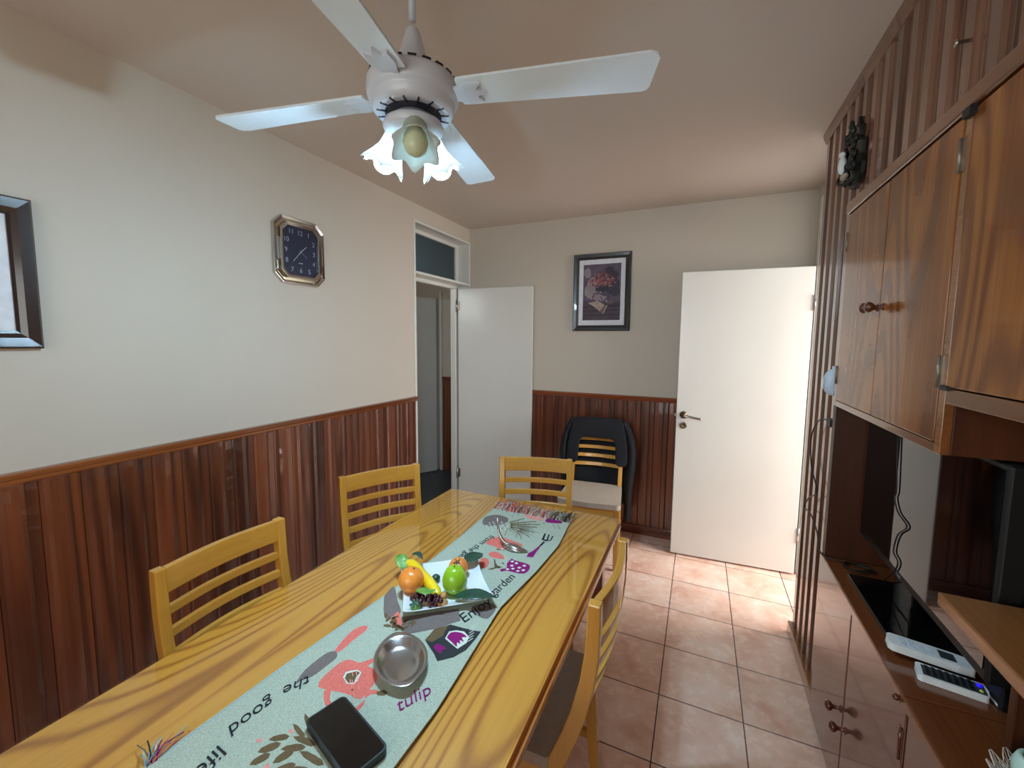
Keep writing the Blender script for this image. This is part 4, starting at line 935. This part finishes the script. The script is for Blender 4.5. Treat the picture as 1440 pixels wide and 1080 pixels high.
pts = bez([(-.876, 1.092, pb+.034), (-.846, 1.090, pb+.029), (-.80, 1.070, pb+.021), (-.755, 1.047, pb+.019), (-.712, 1.018, pb+.018), (-.685, .999, pb+.017)], 6)
n = len(pts); MB().tube(pts, [.0185*min(1, .45+3.2*min(i/n, 1-i/n)) for i in range(n)], M['banana'], 7, X=None).build('peel', bn, world=True)
MB().sphere((-.878, 1.093, pb+.035), (.011, .011, .010), M['leaf_light'], 12, 8).build('green_end', bn, world=True)
def leaf_(name, label, pts, zs, mat, wid, loc, group=None, cat='leaf'):
    """leaf blade along pts with a folded midrib and a serrated edge"""
    c = bez([(x, y, z) for (x, y), z in zip(pts, zs)], 6); n = len(c); vs = []; fs = []
    for i, p in enumerate(c):
        t = (c[min(i+1, n-1)]-c[max(i-1, 0)]).normalized(); s = t.cross(Vector((0, 0, 1))).normalized(); q = i/(n-1)
        w = wid*math.sin(PI*min(.97, .03+q))**.75*(1+.10*(i % 2))
        for k in (-1, -.5, 0, .5, 1): vs.append(p+s*w*k+Vector((0, 0, .004*abs(k)**1.5-.002*(i % 2)*abs(k))))
    for i in range(n-1):
        for k in range(4): a = i*5+k; fs.append((a, a+1, a+6, a+5))
    o = MB().add([v-Vector(loc) for v in vs], fs, mat, True).build(name); o.location = loc
    q = o.modifiers.new('thick', 'SOLIDIFY'); q.thickness = .0009; q.offset = 0
    return tag(o, label, cat, group)
leaf_('leaf', 'dark green artificial leaf hanging over the right edge of the plate', [(-.640, 1.020), (-.600, 1.030), (-.560, 1.040), (-.520, 1.058)], [pb+.016, pb+.027, pb+.031, pb+.024], M['leaf_dark'], .026, (-.58, 1.035, pb+.02))
leaf_('leaf', 'dark green artificial leaf behind the mandarin at the far corner of the plate', [(-.700, 1.178), (-.690, 1.205), (-.680, 1.235), (-.672, 1.258)], [pb+.030, pb+.034, pb+.034, pb+.028], M['leaf_dark'], .027, (-.69, 1.21, pb+.03))
leaf_('leaf', 'small light green leaf lying on top of the dark grapes', [(-.742, .968), (-.722, .968), (-.700, .972), (-.684, .985)], [pb+.036, pb+.042, pb+.040, pb+.045], M['leaf_light'], .014, (-.71, .97, pb+.04))
leaf_('leaf', 'green leaves clustered at the far left corner of the plate by the banana tip', [(-.905, 1.098), (-.893, 1.085), (-.875, 1.072), (-.862, 1.062)], [pb+.050, pb+.046, pb+.032, pb+.024], M['leaf_light'], .020, (-.89, 1.08, pb+.035))
leaf_('leaf', 'dark green leaf just behind the top of the banana', [(-.872, 1.118), (-.852, 1.125), (-.828, 1.118)], [pb+.048, pb+.050, pb+.040], M['leaf_dark'], .011, (-.85, 1.12, pb+.04))
t = put_fruit([(.0008, 0), (.010, .002), (.015, .010), (.014, .020), (.008, .027), (.0008, .026)], M['leaf_light'], (-.716, .934, pb+.004), 'small light green fruit at the near edge of the plate', 'fruit', 'small_green_fruit', (R(20), 0, 0), 18)
m = MB()
for i in range(5): m.prism([(0, -.002), (.012, -.004), (.016, 0), (.012, .004), (0, .002)], .0262, .0272, M['leaf_dark'], X=rot(i*2*PI/5, 'Z'))
m.build('calyx', t)
put_fruit(sphp(.014, .8), M['leaf_dark'], (-.752, 1.085, pb+.012), 'small dark green fruit tucked behind the banana', 'fruit', 'small_green_fruit', seg=16)
gr = thing('grape_bunch', 'bunch of small dark purple grapes at the near side of the plate', 'grapes', (-.69, .97, pb))
random.seed(9)
m = MB(); gp = []
for i in range(34):
    for _ in range(30):
        t = random.random(); p = Vector((-.735+.075*t+random.gauss(0, .009), .963+.012*t+random.gauss(0, .011), pb+.010+random.uniform(0, .024)))
        if all((p-q).length > .0105 for q in gp): gp.append(p); break
for p in gp: MB().sphere((0, 0, 0), .0072, M['grape'], 12, 8, tr(*p)).build('grape', gr, world=True)
for i, (x, y, z) in enumerate([(-.667, .972, .013), (-.656, .985, .013), (-.664, .995, .026)]):
    o = MB().sphere((0, 0, 0), (.0125, .0125, .0115), M['nut'], 16, 10).build('nut'); o.location = (x, y, pb+z)
    tag(o, ['round golden brown nut nearest the plate edge, right of the grapes', 'golden brown nut against the foot of the pear', 'golden brown nut resting on top of the other two, under the banana tip'][i], 'nut', 'brown nuts beside the grapes')

# ------------------------------------------------------------------ steel dish, phone, ornament
dh = thing('metal_dish', 'shallow oval stainless steel dish with a small lip at each end on the runner', 'dish', (-.629, .757, zr+.0006), R(-43)); dh.scale = (.93, .93, 1)
def dw(i, a, r, z):
    k = (1+.06*abs(math.cos(a))**12) if i in (4, 5, 6, 7) else 1
    return r*k*math.sqrt((.090*math.cos(a))**2+(.066*math.sin(a))**2)/.09, z
prof = [(.001, .003), (.052, .003), (.066, .008), (.078, .020), (.083, .0225), (.091, .0235), (.092, .0225), (.084, .0205), (.078, .017), (.064, .004), (.052, .0), (.001, .0)]
m = MB(); SEG = 64; vs = []; fs = []; n = len(prof)
for j in range(SEG):
    a = 2*PI*j/SEG
    for i, (r, z) in enumerate(prof):
        lug = .09*abs(math.cos(a))**10 if 4 <= i <= 6 else 0
        vs.append((r*(1+lug)*math.cos(a), r*.74*(1+lug*.3)*math.sin(a), z))
for j in range(SEG):
    k = (j+1) % SEG
    for i in range(n-1): fs.append((j*n+i, k*n+i, k*n+i+1, j*n+i+1))
m.add(vs, fs, M['steel'], True).build('bowl', dh)
ph_ = thing('phone', 'black smartphone lying screen down on the near part of the runner', 'phone', (-.604, .558, zr+.0006), R(-17))
def rrect(w, h, r, n=6): return [(sx*(w-r)+r*math.cos(a), sy*(h-r)+r*math.sin(a)) for sx, sy, a0 in ((1, 1, 0), (-1, 1, PI/2), (-1, -1, PI), (1, -1, 1.5*PI)) for a in [a0+PI/2*k/n for k in range(n+1)]]
MB().prism(rrect(.088, .042, .012), 0, .016, M['black_case']).build('case', ph_, bevel=.004, seg=3)
MB().prism(rrect(.084, .038, .010), .0155, .0163, M['black_gloss']).build('back', ph_)
so = thing('metal_ornament', 'small curved silver metal ornament standing on the far part of the runner', 'ornament', (-.630, 1.40, zr+.0006))
pts = bez([(-.083, .045, .088), (-.070, .030, .098), (-.058, .012, .080), (-.045, .0, .050), (-.022, -.004, .022), (.010, .0, .010)], 6); n = len(pts)
MB().tube(pts, [.003+.006*(i/n)**1.5 for i in range(n)], M['steel'], 10).build('neck', so)
m = MB(); vs = []; fs = []
for i in range(13):
    t = i/12; w = .024*math.sin(PI*min(1, t*.9+.05)); x = -.03+.105*t
    for k in (-1, -.5, 0, .5, 1): vs.append((x, -.004+w*k, .004+.018*(1-abs(k)**2)*math.sin(PI*min(1, t+.12))))
for i in range(12):
    for k in range(4): a = i*5+k; fs.append((a, a+1, a+6, a+5))
o = m.add(vs, fs, M['steel'], True).build('body', so); q = o.modifiers.new('t', 'SOLIDIFY'); q.thickness = .0015

# ------------------------------------------------------------------ ceiling fan with three lamps
FX, FY, FZ = -.706, .935, 2.17
fan = thing('ceiling_fan', 'white four-bladed ceiling fan with three tulip lamps above the table', 'ceiling fan', (FX, FY, FZ))
MB().lathe([(.001, .379), (.055, .379), (.055, .365), (.030, .320), (.014, .305), (.001, .305)], M['fan_grey'], 28).build('canopy', fan)
MB().tube([(0, 0, .19), (0, 0, .32)], .0095, M['fan_grey'], 14).build('downrod', fan)
MB().lathe([(.001, .172), (.012, .172), (.017, .166), (.022, .150), (.040, .090), (.052, .056), (.064, .046), (.001, .046)], M['fan_grey'], 32).build('motor_cover', fan)
MB().lathe([(.001, .046), (.060, .046), (.098, .044), (.111, .039), (.1155, .031), (.1165, .020), (.1165, .002), (.1145, -.006), (.108, -.010), (.1065, -.016), (.104, -.030), (.098, -.038), (.088, -.042), (.080, -.0405), (.070, -.040), (.001, -.040)], M['fan_grey'], 48).build('motor_housing', fan)
m = MB()
for i in range(16): m.box(.066, .092, -.002, .002, -.0432, -.038, M['slot'], rot(i*2*PI/16, 'Z'))
m.lathe([(.001, -.0410), (.072, -.0410), (.072, -.036)], M['slot'], 32)
for i in range(20): m.box(.074, .1105, -.010, .010, .036, .0450, M['slot'], rot(i*2*PI/20, 'Z'))
m.build('vent_slots', fan)
def blade(ang):
    a = R(ang); X = rot(a, 'Z') @ tr(0, 0, .008) @ rot(R(-9), 'X')
    p = [(.124, -.042), (.134, -.044), (.580, -.058), (.598, -.052), (.604, -.040), (.592, .044), (.586, .054), (.574, .058), (.134, .044), (.124, .042)]
    b = MB().prism(p, -.003, .003, M['fan'], X=X).build('blade', fan, bevel=.002)
    MB().prism([(.100, -.020), (.125, -.024), (.150, -.034), (.185, -.030), (.170, -.012), (.196, 0), (.170, .012), (.185, .030), (.150, .034), (.125, .024), (.100, .020)], -.010, -.0032, M['fan_grey'], X=X).build('blade_bracket', b, bevel=.002)
for a in (14, 101, 190, 281): blade(a)
MB().lathe([(.001, -.042), (.050, -.044), (.060, -.056), (.074, -.062), (.078, -.074), (.072, -.086), (.050, -.096), (.020, -.100), (.001, -.100)], M['fan_grey'], 36).build('light_plate', fan)
def lamp(ang, on):
    """socket, fluted tulip shade and bulb; local -z is the way the shade opens"""
    X = rot(R(ang), 'Z') @ tr(.046, 0, -.080) @ rot(R(-30), 'Y')
    nf = 6; SEG = 72; prof = [(.022, .0), (.026, -.010), (.028, -.028), (.031, -.045), (.040, -.064), (.050, -.080), (.057, -.090)]
    vs = []; fs = []; n = len(prof)
    for j in range(SEG):
        a = 2*PI*j/SEG; fl = 1-abs(math.sin(nf/2*a))**(.8 if on else 1.6); fine = .0008*math.cos(36*a)
        for i, (r, z) in enumerate(prof):
            q = i/(n-1); vs.append(((r+fine+.012*q**2*(fl-.5))*math.cos(a), (r+fine+.012*q**2*(fl-.5))*math.sin(a), z-.016*q**3*(fl-.4)))
    for j in range(SEG):
        k = (j+1) % SEG
        for i in range(n-1): fs.append((j*n+i, k*n+i, k*n+i+1, j*n+i+1))
    s = MB().add(vs, fs, M['shade'], True, X).build('lamp_shade', fan, label=None if on else 'unlit cream tulip shade facing the camera')
    q = s.modifiers.new('t', 'SOLIDIFY'); q.thickness = .002
    MB().tube([(0, 0, .03), (0, 0, .004), (0, 0, -.012)], [.012, .022, .026], M['fan_grey'], 18, X=X).build('socket', s)
    MB().lathe([(.010, -.01), (.013, -.022), (.021, -.036), (.028, -.054), (.0305, -.072), (.028, -.088), (.019, -.101), (.008, -.1065), (.001, -.107)], M['bulb_on' if on else 'bulb_off'], 24, X).build('bulb', s, label='lit bulb' if on else 'unlit bulb')
lamp(-50, False); lamp(70, True); lamp(190, True)
